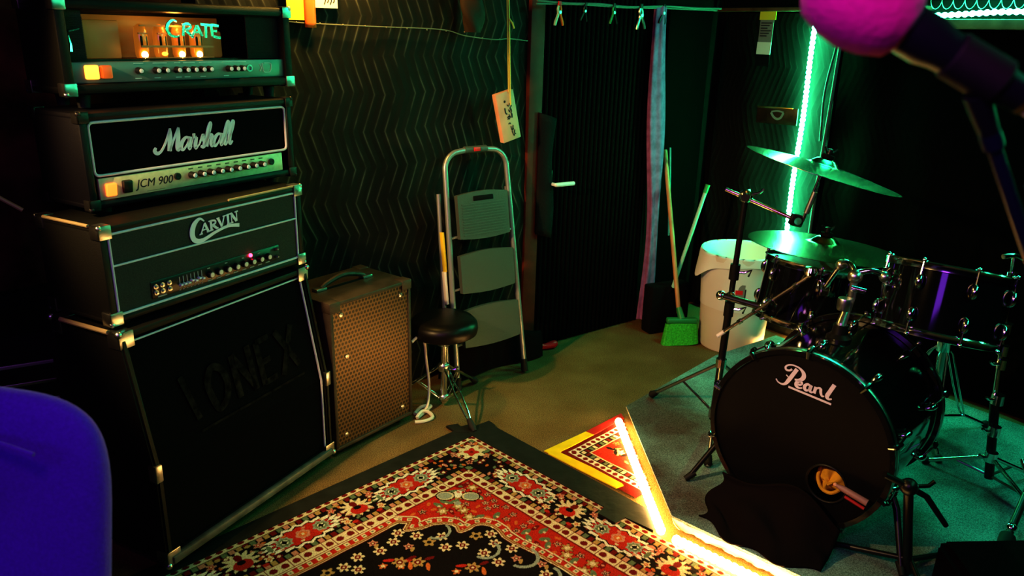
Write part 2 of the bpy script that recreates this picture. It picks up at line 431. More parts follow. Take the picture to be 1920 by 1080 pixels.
hm.path([(.765 - .022 * k + .010 * math.sin(k * 6 + 1), -.052 - .010 * math.sin(k * 5), 1.66 - .55 * k) for k in np.linspace(0, 1, 10)], .006, 8, smooth=3)
hm.build('folded_hem', mat('edge_lit_hem', (.05, .05, .05), .7), qb)  # lighter than its blanket: light caught on the edge is put into the colour
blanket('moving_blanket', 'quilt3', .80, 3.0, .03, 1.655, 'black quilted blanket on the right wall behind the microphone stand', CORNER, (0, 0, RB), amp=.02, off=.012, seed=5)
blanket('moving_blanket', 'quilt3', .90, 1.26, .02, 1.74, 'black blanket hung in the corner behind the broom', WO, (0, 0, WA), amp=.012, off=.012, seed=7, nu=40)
blanket('tapestry', 'tapestrym', -2.72, -1.6, .75, 2.2, 'dark brown hanging with faint rings left of the amplifier stack', WO, (0, 0, WA), amp=.02, off=.012, seed=9)['category'] = 'tapestry'

# grey cloth hanging at the right side of the door
def cf(u, v):
    z = .03 + 1.72 * v
    a = 2 * PI * u
    c0 = .832 - .062 * v + .02 * math.sin(v * 5)
    rx = .048 + .012 * math.sin(v * 9 + 2); ry = .022
    rr = 1 + .18 * math.sin(5 * a + v * 3)
    return (c0 + rx * math.cos(a) * rr, -.085 + ry * math.sin(a) * rr, z)
o = MB().grid(cf, 41, 40).build('door_curtain', 'curtain', smooth=180, loc=WO, rot=(0, 0, WA))
tag(o, 'rolled grey cloth curtain hanging at the right side of the door', 'curtain')

# rope line above the door, clamps hanging from it
def lp(s_, z, off=.1): return tuple(wall_pt(s_, z, off))
o = MB().path([lp(-.08, 1.742), lp(.1, 1.737), lp(.3, 1.742), lp(.5, 1.737), lp(.78, 1.75), lp(1.0, 1.75), lp(1.22, 1.755)], .005, 8, smooth=6)
o.path([lp(-.08, 1.728, .095), lp(.2, 1.735, .095), lp(.5, 1.733, .095), lp(.8, 1.741, .09), lp(1.2, 1.745, .09)], .004, 8, smooth=6)
o = o.build('rope_line', mat('pale_green_rope', (.12, .16, .14), .6)); tag(o, 'thin double rope strung across above the door', 'rope')
o = MB().box2((.0, -.07, 1.742), (1.2, -.045, 1.762), .004).build('hanging_rail', 'darkwood', loc=CORNER, rot=(0, 0, RB)); tag(o, 'narrow dark batten along the top of the blanket behind the light strip', 'batten')
def make_clamp(s_, z, tilt, m1, m2, label, sc=1.):
    t = thing('spring_clamp', label, 'clamp', wall_pt(s_, z, .1), (0, tilt, WA), 'clamps hanging on the rope above the door')
    for sg in (-1, 1):
        b = MB().path([(sg * .004, -.004, .03), (sg * .009, -.004, .01), (sg * .006, -.004, -.01), (sg * .020, -.004, -.045), (sg * .024, -.004, -.062)], [.004, .006, .006, .007, .006], 8, smooth=3)
        b.build('clamp_arm', m1 if sg < 0 else m2, t)
        MB().box((sg * .004, -.004, .034), (.009, .012, .02), .002).build('jaw_pad', 'redplastic' if m2 == 'orange' else 'black', t)
    MB().cyl((0, -.013, -.004), (0, .006, -.004), .008, seg=12).build('pivot_spring', 'steel', t)
    t.scale = (sc, sc, sc)
make_clamp(.05, 1.70, 0, M['greenstick'], 'orange', 'green and orange spring clamp nearest the door trim')
make_clamp(.21, 1.71, R(8), 'black', 'black', 'small black spring clamp second from the door trim', .8)
make_clamp(.40, 1.71, 0, M['greenplastic'], 'black', 'dark green spring clamp in the middle of the rope', .9)
make_clamp(.59, 1.705, R(-4), 'steel', 'steel', 'silver metal spring clamp hanging with open legs on the rope', 1.15)
make_clamp(.755, 1.72, R(6), 'black', 'black', 'black spring clamp holding the top of the grey curtain', .9)

# paper notices, tape, wire and hanging things on the left blanket
OFFB = .052
def wp(s_, z, off=OFFB): return tuple(wall_pt(s_, z, off))
t = thing('paper_notice', 'white paper notice with black scribble pinned on the blanket above the amplifiers', 'paper', WO, (0, 0, WA))
MB().box2((-1.15, -OFFB - .002, 1.672), (-1.03, -OFFB, 1.80)).build('sheet', 'whitepaper', t, smooth=0)
b = MB()
for i in range(4):
    x = -1.085 + i * .012
    b.ribbon([(x, 1.685 + .006 * (i % 2)), (x + .006, 1.70), (x + .001, 1.708), (x + .009, 1.724)], .0016, -OFFB - .002)
b.build('handwriting', 'ink', t)
o = MB().box2((-1.235, -OFFB - .004, 1.625), (-1.165, -OFFB - .002, 1.78)).build('paper_card', 'yellowpaper', smooth=0, loc=WO, rot=(0, 0, WA)); tag(o, 'yellow paper card on the blanket right behind the top amplifier corner', 'paper')
o = MB().grid(lambda u, v: (-1.168 + .045 * u, -OFFB - .006 - .004 * math.sin(u * 3), 1.600 + .12 * v), 5, 8).build('tape_flag', 'orange', smooth=180, loc=WO, rot=(0, 0, WA))
o.modifiers.new('t', 'SOLIDIFY').thickness = .002; tag(o, 'bright orange tape flag hanging beside the yellow card', 'tape')
b = MB().path([wp(s_, z) for s_, z in [(-1.30, 1.628), (-1.2, 1.617), (-1.05, 1.613), (-.86, 1.61), (-.56, 1.606), (-.435, 1.583), (-.277, 1.57), (-.2, 1.575), (-.09, 1.567)]], .0022, 6, smooth=6)
for i in range(12):
    s_ = -1.2 + i * .095; b.ball(wp(s_, 1.618 - .008 * i * .3 - (.02 if s_ > -.4 else 0)), .0035, seg=8)
o = b.build('wire', mat('dull_wire', (.3, .27, .2), .45, metal=.4)); tag(o, 'thin twisted wire strung across the quilted blanket below the notices', 'wire')
def hf(u, v):
    a = 2 * PI * u
    r_ = .035 + .028 * math.sin(v * 3.0) + .008 * math.sin(3 * a + v * 8)
    return (-.445 + .02 * (1 - v) + r_ * math.cos(a) * (1 - .3 * v), -.10 + r_ * .6 * math.sin(a), 1.598 + .20 * v)
o = MB().grid(hf, 25, 16).build('hanging_cloth', mat('dark_brown_felt', (.035, .02, .013), .8), smooth=180, loc=WO, rot=(0, 0, WA)); tag(o, 'dark crumpled cloth bundle hanging on the blanket above the wire', 'cloth')

# wooden block hung on a yellow cord
t = thing('hanging_block', 'pale wooden block with marker scribbles hanging on a yellow cord', 'wooden block', wall_pt(-.238, 1.238, .10), (0, R(-14), WA))
MB().box((0, 0, 0), (.103, .03, .225), .004).build('block', 'wood', t)
MB().lathe([(.006, -.0012), (.006, .0)], Matrix.Translation((-.008, -.0152, .07)) @ Matrix.Rotation(PI / 2, 4, 'X'), 10).build('drilled_hole', 'ink', t)
b = MB()
for (x, z, k) in [(.012, .045, 0), (.012, .022, 1), (.014, .0, 2), (.010, -.055, 3), (.016, -.078, 4)]:
    b.ribbon([(x - .011 + .004 * (k % 2), z + .009), (x - .003, z - .004 * k), (x + .006, z + .010), (x + .013 - .003 * k, z - .002), (x + .002 * k, z - .011)], .0018, -.0152)
b.ribbon([(-.014, .042), (-.013, .02), (-.006, .012)], .003, -.0152)
for z in (0.0, -.008, -.03): b.ribbon([(-.008, z - .004), (.0, z), (.004, z - .006)], .0022, -.0152)
b.build('handwriting', 'ink', t)
cord = MB().path([wp(-.240, 1.80, .095), wp(-.237, 1.5, .112), wp(-.236, 1.33, .122), wp(-.234, 1.29, .124)], .0035, 6)
cord.path([wp(-.246, 1.80, .09), wp(-.243, 1.5, .107), wp(-.243, 1.345, .118)], .003, 6)
cord.path([wp(-.24, 1.66, .105), wp(-.225, 1.64, .11), wp(-.215, 1.62, .11), wp(-.228, 1.645, .112)], .004, 6, smooth=3)
o = cord.build('cord', 'yellowcord'); tag(o, 'yellow doubled cord hanging down to the pale wooden block', 'cord')

# ------------------------------------------------------------------ amplifier stack
def corners(t, w, d, h, which, m='steel', s_=.035, name='metal_corner'):
    for (i, j, k) in which:
        x, y, z = i * w, j * d, k * h
        sx, sy, sz = (1 if i == 0 else -1), (1 if j == 0 else -1), (1 if k == 0 else -1)
        e = .004; b = MB()
        b.box2((x - sx * e, y - sy * e, z - sz * e), (x + sx * s_, y + sy * s_, z + sz * .002), .0018)
        b.box2((x - sx * e, y - sy * e, z - sz * e), (x + sx * s_, y + sy * .002, z + sz * s_), .0018)
        b.box2((x - sx * e, y - sy * e, z - sz * e), (x + sx * .002, y + sy * s_, z + sz * s_), .0018)
        b.ball((x + sx * .002, y + sy * .002, z + sz * .002), .0085, seg=10)
        b.build(name, m, t)
ALLC = [(i, j, k) for i in (0, 1) for j in (0, 1) for k in (0, 1)]
def shell(w, d, h, th, bev=.008):
    b = MB()
    b.box2((0, 0, h - th), (w, d, h), bev); b.box2((0, 0, 0), (w, d, th), bev)
    b.box2((0, 0, th * .5), (th, d, h - th * .5), bev * .6); b.box2((w - th, 0, th * .5), (w, d, h - th * .5), bev * .6)
    b.box2((th * .5, d - .015, th * .5), (w - th * .5, d - .003, h - th * .5))
    return b
def rect_piping(x0, x1, z0, z1, y, r_=.004, rad=.012):
    pts = []
    for cx, cz, a0 in ((x1 - rad, z1 - rad, 0), (x0 + rad, z1 - rad, 90), (x0 + rad, z0 + rad, 180), (x1 - rad, z0 + rad, 270)):
        for q in range(5):
            a = R(a0 + q * 22.5); pts.append((cx + rad * math.cos(a), y, cz + rad * math.sin(a)))
    return MB().path(pts, r_, 8, closed=True)
def feet(t, w, d, drop):
    for x in (.07, w - .07):
        for y in (.05, d - .05):
            MB().lathe([(.016, -drop), (.02, 0)], Matrix.Translation((x, y, 0)), 14).build('foot', 'rubber', t)
def knob(panel, x, z, y, r_=.0095, ln=.018, cap='chrome', body='black'):
    mx = Matrix.Translation((x, y, z)) @ Matrix.Rotation(PI / 2, 4, 'X')
    k = MB().lathe([(r_ * 1.15, 0), (r_ * 1.1, ln * .4), (r_, ln)], mx, 14).build('knob', body, panel)
    return k, MB().lathe([(r_ * .74, ln), (r_ * .72, ln + .0015), (r_ * .3, ln + .0022), (0.0001, ln + .0024)], mx, 14)

# --- lower slant cabinet -------------------------------------------------
CY = R(63.8)
t = thing('speaker_cabinet', 'large black slant front guitar speaker cabinet at the bottom of the amplifier stack', 'speaker cabinet', (-1.009, 1.927, 0), (0, 0, CY))
w, dp, z0, zt = .765, .37, .05, .7815
th = .022
prof = [(0, z0), (0, .36), (.08, zt), (dp, zt), (dp, z0)]
b = MB()
def bevside(x0, x1):
    q = MB().side(prof, x0, x1); bmesh.ops.bevel(q.bm, geom=q.bm.edges[:], offset=.006, segments=2, affect='EDGES'); b.merge(q.bm)
bevside(0, th); bevside(w - th, w)
b.box2((0, .08, zt - th), (w, dp, zt), .006)
b.box2((.01, 0, z0), (w - .01, dp, z0 + th), .004)
b.box2((.01, dp - .02, z0 + .01), (w - .01, dp - .004, zt - .01))
b.build('cabinet_body', 'vinyl', t)
o = MB().box2((.012, -.012, z0), (w - .012, .012, z0 + .026), .006).build('front_lip', mat('grey_lit_lip', (.12, .115, .10), .5, noise=.4, nscale=20), t); o['label'] = 'bottom lip with light from above painted in grey'  # grey stands for light from above, put into the lip's colour
g = MB()
def gy(z): return .022 if z < .36 else .022 + (z - .36) / (zt - .36) * .08
zz = [z0 + th, .36, zt - .03]
for a_, c_ in zip(zz, zz[1:]):
    n0 = [g.bm.verts.new((x, gy(q), q)) for x, q in ((th, a_), (w - th, a_), (w - th, c_), (th, c_))]
    g.bm.faces.new(n0)
gr = g.build('grille_cloth', 'grillcloth', t, smooth=0)
# worn ghost lettering on the upper grille
gl = mat('faded_grey_paint', (.017, .014, .013), .95, noise=.85, nscale=40, spec=.05)
lt = MB(); cx = .155
sl = math.atan2(.08, zt - .36)
def gs(pts, r_=.012): lt.ribbon(pts, r_, 0, .0008, smooth=0 if len(pts) < 4 else 5)
H0, H1 = .0, .15
gs([(0.0, H1), (0.035, .0)], .010)
gs([(.10, .03), (.09, .09), (.115, .135), (.15, .12), (.165, .07), (.15, .02), (.115, .0), (.10, .03)])
gs([(.205, 0), (.20, .145)]); gs([(.20, .145), (.275, .01)]); gs([(.275, 0), (.27, .155)])
gs([(.315, 0), (.31, .15)]); gs([(.31, .15), (.37, .155)], .010); gs([(.313, .075), (.36, .08)], .010); gs([(.315, .005), (.375, .01)], .010)
gs([(.40, .16), (.485, .01)]); gs([(.48, .16), (.405, .0)])
gs([(.03, -.04), (.50, -.03)], .004)
lt.build('painted_letters', gl, t, loc=(.165, gy(.44) - .003, .445), rot=(-sl, 0, 0))['label'] = 'faded painted letters on the grille'
pp = MB()
for xx in (w - th - .006,):
    pp.path([(xx, -.002 + .018, z0 + .03), (xx, .016, .36), (xx, .016 + .074, zt - .035)], .0042, 8)
pp.path([(th + .01, gy(zt - .03) - .006, zt - .035), (w - th - .01, gy(zt - .03) - .006, zt - .035)], .003, 8)
pp.build('piping', 'piping', t)
def cabcorner(x, y, z, sx, sy, sz):
    b = MB(); s_ = .045; e = .004
    b.box2((x - sx * e, y - sy * e, z - sz * e), (x + sx * s_, y + sy * s_, z + sz * .003), .002)
    b.box2((x - sx * e, y - sy * e, z - sz * e), (x + sx * s_, y + sy * .003, z + sz * s_), .002)
    b.box2((x - sx * e, y - sy * e, z - sz * e), (x + sx * .003, y + sy * s_, z + sz * s_), .002)
    b.ball((x, y, z), .011, seg=10); b.build('metal_corner', 'steel', t)
for x, sx in ((0, 1), (w, -1)):
    cabcorner(x, .08, zt, sx, 1, -1); cabcorner(x, dp, zt, sx, -1, -1); cabcorner(x, 0, z0, sx, 1, 1); cabcorner(x, dp, z0, sx, -1, 1)
    MB().box2((x - .004 if sx > 0 else x - .02, -.003, .335), (x + .02 if sx > 0 else x + .004, .03, .39), .003).build('side_plate', 'steel', t)
# golden lamp highlight on the left top edge, painted as a tan strip
MB().path([(-.001, .12, zt + .001), (-.001, dp - .045, zt + .001)], .007, 8).build('edge_highlight', mat('tan_highlight', (.30, .24, .13), .5), t)['label'] = 'golden highlight painted along the top edge'
for x in (.08, w - .08):
    for y in (.07, dp - .07):
        b = MB().cyl((x - .012, y, .025), (x + .012, y, .025), .025, seg=16); b.box2((x - .02, y - .02, .04), (x + .02, y + .02, .051)); b.build('caster', 'rubber', t)

# --- green-black head with scalloped white logo (third) -------------------
t = thing('guitar_amplifier_head', 'amplifier head with charcoal front and white piping, directly on the slant cabinet', 'guitar amplifier', (-1.106, 1.984, .799), (0, 0, R(61.8)))
w, dp, h = .759, .28, .279
shell(w, dp, h, .022).build('cabinet', 'vinyl', t)
MB().box2((.02, .006, .02), (w - .02, .02, h - .02)).build('front_panel', 'greencloth', t, smooth=0)
b = rect_piping(.028, w - .028, .024, h - .024, .004)
b.path([(.03, .004, .165), (w - .03, .004, .165)], .0032, 8)
b.build('piping', 'piping', t)
cp = MB().box2((.135, .003, .036), (w - .115, .012, .092), .006).build('control_panel', 'blackpanel', t)
caps = MB()
for i in range(8):
    k, c = knob(cp, .345 + i * .0345, .061, .003, .0105, .012); c.build('knob_cap', mat('pale_knob_cap', (.75, .62, .48), .3) if i == 0 else bpy.data.materials['pale_knob_cap'], k)
    caps.box2((.334 + i * .0345, .0015, .0405), (.352 + i * .0345, .003, .0435))
for i in range(8):
    if i % 2 == 0: caps.box2((.337 + i * .0345, .0015, .080), (.347 + i * .0345, .003, .083))
caps.box2((.155, .0015, .0395), (.185, .003, .0435))
for i in range(7): caps.box2((.232 + i * .0135, .0015, .048), (.2345 + i * .0135, .003, .082)); caps.box2((.229 + i * .0135, .0015, .0405), (.234 + i * .0135, .003, .043))
caps.build('panel_marks', mat('dim_grey_print', (.30, .29, .28), .6), cp)
for i in range(7): MB().box((.2333 + i * .0135, -.003, .058 + (.004 if i in (3, 5) else .0)), (.0085, .012, .0055), .001).build('slider', 'white', cp)
for x in (.150, .172, .196):
    for z in (.056, .074): MB().lathe([(.008, 0), (.008, .004), (.004, .004), (.004, .010), (.0001, .0105)], Matrix.Translation((x, .003, z)) @ Matrix.Rotation(PI / 2, 4, 'X'), 12).build('jack_socket', 'steel', cp)
MB().ball((.512, .001, .083), .0065, seg=12).build('indicator_light', 'redled', cp)['label'] = 'glowing red indicator light'
for z in (.052, .078): MB().lathe([(.006, 0), (.006, .004), (.003, .012), (.0001, .012)], Matrix.Translation((.626, .003, z)) @ Matrix.Rotation(PI / 2, 4, 'X'), 10).build('toggle_switch', 'steel', cp)
# logo: big C with a swash under small capitals
lg = MB(); LX, LZ = .292, .174
def L(pts, r_=.0032, sm=5): lg.ribbon([(LX + p[0], LZ + p[1] + .10 * p[0]) + tuple(p[2:]) for p in pts], r_, .004, .002, smooth=sm)
L([(.052, .052, .002), (.036, .064, .004), (.014, .052, .008), (.004, .026, .009), (.012, .004, .008), (.04, -.004, .006), (.09, .006, .0045), (.14, .010, .0045), (.186, .0, .006)])
def serif(x, z, wd=.008): L([(x - wd, z), (x + wd, z)], .002, 0)
bz, tz = .016, .046
L([(.036, bz), (.052, tz)], .002, 0); L([(.052, tz), (.064, bz)], .0042, 0); L([(.042, bz + .010), (.060, bz + .010)], .0018, 0); serif(.036, bz, .006); serif(.064, bz, .006)
L([(.076, bz), (.076, tz)], .0042, 0); L([(.076, tz), (.092, tz - .004), (.092, bz + .018), (.078, bz + .014)], .003); L([(.083, bz + .014), (.097, bz)], .004, 0); serif(.076, bz, .007); serif(.073, tz, .006); serif(.098, bz, .005)
L([(.104, tz), (.117, bz)], .0042, 0); L([(.117, bz), (.129, tz)], .002, 0); serif(.104, tz, .006); serif(.129, tz, .006)
L([(.143, bz), (.143, tz)], .0042, 0); serif(.143, bz, .007); serif(.143, tz, .007)
L([(.157, bz), (.157, tz)], .002, 0); L([(.157, tz), (.176, bz)], .0044, 0); L([(.178, bz), (.178, tz)], .002, 0); serif(.157, bz, .006); serif(.155, tz, .005); serif(.178, tz, .007)
lg.build('logo', 'white', t)['label'] = 'white scalloped letter logo'
corners(t, w, dp, h, ALLC); feet(t, w, dp, .0175)
MB().path([(-.001, .04, h + .001), (-.001, dp - .04, h + .001)], .005, 8).build('edge_highlight', bpy.data.materials['tan_highlight'], t)  # lamp highlight on the side's top edge, painted as a tan strip
MB().path([(w * .58, -.001, h + .001), (w - .04, -.001, h + .001)], .004, 8).build('edge_highlight', bpy.data.materials['tan_highlight'], t)  # painted highlight on the front top edge

# --- gold-panel head with white script logo (second) ----------------------
t = thing('guitar_amplifier_head', 'amplifier head with white script logo and gold control panel, second from the top', 'guitar amplifier', (-1.178, 2.095, 1.098), (0, 0, R(58.9)))
w, dp, h = .757, .235, .267
shell(w, dp, h, .024, .010).build('cabinet', 'vinyl2', t)
MB().box2((.02, .014, .096), (w - .02, .024, h - .02)).build('grille_cloth', 'grillcloth', t, smooth=0)
rect_piping(.030, w - .026, .092, h - .028, .010, .0042, .014).build('piping', 'piping', t)
cp = MB().box2((.036, .008, .018), (w - .050, .018, .084), .002).build('control_panel', 'goldpanel', t)
for i in range(9):
    k, c = knob(cp, .335 + i * .0345, .056, .008, .0095, .020); c.build('knob_cap', 'white', k)
for x in (.285, .655): MB().lathe([(.011, 0), (.011, .006), (.006, .007), (.0001, .004)], Matrix.Translation((x, .008, .058)) @ Matrix.Rotation(PI / 2, 4, 'X'), 12).build('jack_socket', 'black', cp)
MB().box((.068, .006, .050), (.030, .016, .036), .003, rot=(R(8), 0, 0)).build('rocker_switch', 'redlit', cp)['label'] = 'lit red rocker switch'
MB().box((.118, .006, .052), (.028, .016, .036), .003, rot=(R(8), 0, 0)).build('rocker_switch', 'black', cp)['label'] = 'black rocker switch'
text_mb('JCM 900', .034, 'ink', cp, 'panel_lettering', (.208, .0075, .052), shear=.25)
b = MB()
for i in range(9): b.box2((.327 + i * .0345, .0068, .073), (.343 + i * .0345, .008, .077))
b.box2((.18, .0068, .028), (.24, .008, .029)); b.build('panel_marks', mat('olive_print', (.12, .14, .08), .6), cp)
lg = MB()
A0 = .250; SC = .0345; ZB = .136
def S(pts, x=0., r_=.0052): lg.ribbon([(A0 + SC * (p[0] + x + .22 * p[1]), ZB + SC * p[1]) + ((p[2] * 1.2,) if len(p) > 2 else ()) for p in pts], r_, .012, .002)
S([(-.75, .42, .003), (-.85, .15, .005), (-.55, -.08, .0045), (-.15, .15, .003), (.2, .9, .003), (.45, 1.9, .003)])
S([(.45, 1.95, .003), (.55, 1.2, .006), (.62, .0, .006)]); S([(.62, 0, .003), (.95, 1.0, .003), (1.3, 1.95, .003)])
S([(1.3, 1.95, .003), (1.36, 1.2, .006), (1.38, .3, .006), (1.5, 0, .004), (1.75, .2, .002)])
def sa(x): S([(.84, .88, .003), (.55, 1.04, .0035), (.20, .72, .005), (.10, .22, .005), (.32, -.03, .0035), (.64, .30, .0025), (.90, .90, .003)], x); S([(.94, 1.06, .0055), (.92, .40, .0058), (1.0, -.02, .004), (1.2, .25, .002)], x)
def sl_(x): S([(-.05, .2, .002), (.3, 1.1, .003), (.45, 1.9, .003), (.25, 2.05, .004), (.12, 1.3, .006), (.1, .35, .006), (.25, .0, .004), (.5, .25, .002)], x)
sa(1.65)
S([(2.80, .25, .0014), (2.98, 1.22, .0018)]); S([(2.96, 1.30, .0042), (3.0, 1.02, .0036), (3.14, .92, .0026), (3.30, .96, .0036)]); S([(3.28, .96, .004), (3.22, .35, .0055), (3.30, -.02, .004), (3.6, .25, .002)])
S([(3.6, .2, .002), (3.95, 1.1, .004), (4.0, .75, .005), (4.22, .4, .006), (4.1, .02, .005), (3.8, .1, .003)])
S([(4.15, .1, .002), (4.5, .9, .003), (4.75, 1.85, .003), (4.6, 2.08, .004), (4.46, 1.4, .006), (4.42, 0, .006)])
S([(4.45, .4, .003), (4.75, 1.0, .003), (4.95, .9, .005), (4.92, .3, .006), (5.05, 0, .004), (5.25, .2, .002)])
sa(5.1); sl_(6.3); sl_(6.85)
lg.build('logo', 'white', t)['label'] = 'white flowing script logo'
corners(t, w, dp, h, ALLC, 'black', .028, 'corner_cap'); feet(t, w, dp, .0195)
# --- top head with glowing valves -----------------------------------------
t = thing('guitar_amplifier_head', 'topmost amplifier head with glowing amber valves behind its open front', 'guitar amplifier', (-1.231, 2.149, 1.4055), (0, 0, R(55.7)))
w, dp, h = .784, .215, .255
shell(w, dp, h, .030, .011).build('cabinet', 'vinyl', t)
MB().box2((.028, .06, .085), (w - .028, .19, .092)).build('chassis', 'tubeplate', t)
bb = MB()
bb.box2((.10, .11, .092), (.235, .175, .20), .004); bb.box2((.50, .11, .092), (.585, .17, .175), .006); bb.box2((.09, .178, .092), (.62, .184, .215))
bb.build('transformer', 'brownbox', t)['label'] = 'transformer cover with amber glow painted in'
for i in range(4):
    x = .285 + i * .062
    tb = MB().lathe([(.017, .094), (.020, .105), (.020, .165), (.016, .184), (.006, .192), (.0001, .193)], Matrix.Translation((x, .085, 0)), 18).build('vacuum_tube', 'tubeglass', t)
    MB().box((x, .072, .142), (.024, .012, .035), .004).build('anode_plate', 'tubeplate', tb)
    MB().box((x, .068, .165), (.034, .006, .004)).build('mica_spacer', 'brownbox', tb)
    if i != 1: MB().ball((x - .006, .062, .1035), .0105, sc=(1, .6, 1.0), seg=12).build('filament', 'filament', tb)
    else: MB().ball((x, .066, .106), .0065, sc=(1.6, .6, 1), seg=10).build('filament', 'amber', tb)
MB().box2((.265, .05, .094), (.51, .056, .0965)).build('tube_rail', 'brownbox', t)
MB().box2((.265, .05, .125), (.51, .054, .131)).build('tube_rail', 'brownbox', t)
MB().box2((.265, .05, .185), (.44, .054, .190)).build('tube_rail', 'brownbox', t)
for x0, x1, n in ((.625, w - .03, 30), (.03, .088, 26)):
    b = MB()
    for i in range(n): z = .092 + i * .0045; b.box2((x0, .03, z), (x1, .034, z + .0022))
    b.box2((x0, .034, .090), (x1, .035, .225)); b.build('louvre_grille', 'greencloth', t, smooth=0)
MB().path([(.045, .028, .168), (.075, .028, .175)], .003, 6).path([(.043, .028, .115), (.046, .028, .135), (.043, .028, .158)], [.007, .004, .003], 6).build('grille_badge', 'chrome', t)
cp = MB().box2((.030, .012, .030), (w - .030, .022, .088), .003).build('control_panel', 'greypanel', t)
for x in [.222, .277, .306, .346, .375, .403, .431, .458, .53, .556, .58]:
    k, c = knob(cp, x, .061, .012, .0088, .018); c.build('knob_cap', 'white', k)
MB().box((.083, .008, .060), (.036, .018, .038), .004).build('rocker_switch', 'amber', cp)['label'] = 'brightly lit amber rocker switch'
MB().box((.124, .008, .060), (.030, .018, .036), .004).build('rocker_switch', 'amberdim', cp)['label'] = 'orange rocker switch with a faint painted glow'
b = MB()
for x0, x1 in ((.21, .24), (.27, .315), (.34, .36), (.37, .41), (.425, .47), (.51, .60)):
    b.box2((x0, .0108, .0805), (x1, .012, .083)); b.box2((x0, .0108, .038), (x0 + .02, .012, .0405))
b.ribbon([(.665, .076), (.668, .05), (.685, .046), (.697, .05), (.70, .074), (.672, .076)], .0012, .012)
b.ribbon([(.652, .074), (.66, .062), (.654, .05)], .001, .012)
b.build('panel_marks', mat('pale_green_print', (.45, .6, .55), .5), cp)
MB().lathe([(.012, 0), (.012, .003), (.007, .003), (.007, .0)], Matrix.Translation((.612, .012, .061)) @ Matrix.Rotation(PI / 2, 4, 'X'), 16).build('jack_socket', 'steel', cp)
lg = MB(); A0, ZB, SC = .330, .160, .05
def S2(pts, r_=.0042, sm=5): lg.ribbon([(A0 + SC * p[0], ZB + .042 * p[1]) + tuple(p[2:]) for p in pts], r_, .010, .003, smooth=sm)
S2([(.62, .98, .002), (.38, 1.08, .003), (.05, .85, .0045), (-.08, .45, .0048), (.12, .05, .004), (.5, -.06, .003), (.72, .04, .002)])
S2([(.95, -.0), (1.05, .75)], .0045, 0); S2([(.95, .75), (1.35, .85), (1.5, .6), (1.1, .4)], .004); S2([(1.15, .4), (1.65, -.1)], .0045, 0)
S2([(1.55, .0), (1.95, .75)], .004, 0); S2([(1.95, .75), (2.25, .0)], .005, 0); S2([(1.7, .28), (2.15, .28)], .003, 0)
S2([(2.2, .85), (2.95, .78)], .004, 0); S2([(2.58, .8), (2.5, -.1)], .0048, 0)
S2([(2.95, .75), (3.0, .0)], .005, 0); S2([(2.95, .82), (3.5, .75)], .004, 0); S2([(2.97, .4), (3.35, .38)], .0036, 0); S2([(3.0, .0), (3.6, -.12)], .004, 0)
lg.build('logo', 'chrome', t)['label'] = 'chrome letter logo'
corners(t, w, dp, h, ALLC, 'steel', .032); feet(t, w, dp, .0385)
pl = bpy.data.lights.new('valve_glow', 'POINT'); pl.energy = .45; pl.color = (1, .42, .08); pl.shadow_soft_size = .02
po = bpy.data.objects.new('valve_glow', pl); C.objects.link(po); po.parent = t; po.location = (.38, .045, .20)

# thin tuner pedal / spacer things between heads
# --- small brown speaker cabinet -------------------------------------------
t = thing('speaker_cabinet', 'small worn brown speaker cabinet with perforated metal grille right of the stack', 'speaker cabinet', (-.664, 2.64, .03), (0, 0, R(52.9)))
w, dp, h = .418, .30, .611
b = MB()
b.box2((0, 0, h - .018), (w, dp, h), .006); b.box2((0, 0, 0), (w, dp, .018), .006); b.box2((0, 0, .009), (.016, dp, h - .009), .005); b.box2((w - .016, 0, .009), (w, dp, h - .009), .005)
b.box2((.008, dp - .014, .01), (w - .008, dp - .002, h - .01)); b.build('cabinet_body', 'brownvinyl', t)
gr = MB().box2((.015, .006, .017), (w - .015, .012, h - .017)).build('perforated_grille', 'perf', t, smooth=0)
for x, z in ((.055, h - .055), (w - .055, h - .055), (.055, .055), (w - .055, .055), (.075, h - .23)):
    MB().lathe([(.010, 0), (.009, .003), (.0001, .005)], Matrix.Translation((x, .006, z)) @ Matrix.Rotation(PI / 2, 4, 'X'), 12).build('screw', 'steel', gr)
for x, y in ((w, 0), (0, 0), (w, dp)):
    b = MB(); sx = -1 if x else 1; sy = -1 if y else 1
    b.box2((x - sx * .003, y - sy * .003, h - .04), (x + sx * .05, y + sy * .05, h + .003), .006); b.build('corner_cap', 'brownvinyl', t)
hd = MB().path([(.09, .155, h + .008), (.12, .155, h + .022), (.2, .155, h + .038), (.28, .155, h + .022), (.31, .155, h + .008)], [.009, .010, .011, .010, .009], 8, smooth=4).build('strap_handle', 'brownvinyl', t)
for x in (.08, .315): MB().box((x, .155, h + .006), (.05, .034, .012), .003).build('handle_bracket', 'steel', hd)
for x in (.05, w - .05):
    for y in (.05, dp - .05): MB().lathe([(.016, -.03), (.02, 0)], Matrix.Translation((x, y, 0)), 14).build('foot', 'rubber', t)

# cables near it
o = MB().path([(-.414, 2.985, .36), (-.39, 3.02, .37), (-.37, 3.06, .33), (-.365, 3.08, .24), (-.355, 3.09, .12), (-.36, 3.05, .03), (-.40, 3.02, .006)], .006, 8, smooth=6)
o.path([(-.41, 3.02, .008), (-.39, 3.08, .010), (-.35, 3.09, .012), (-.36, 3.06, .010), (-.395, 2.985, .008), (-.38, 3.02, .02), (-.35, 3.03, .012), (-.33, 2.99, .008), (-.36, 2.955, .008), (-.40, 2.945, .008)], .008, 8, smooth=7)
o = o.build('power_cable', 'cable'); tag(o, 'white cable looping on the floor between the brown cabinet and the stool', 'cable')

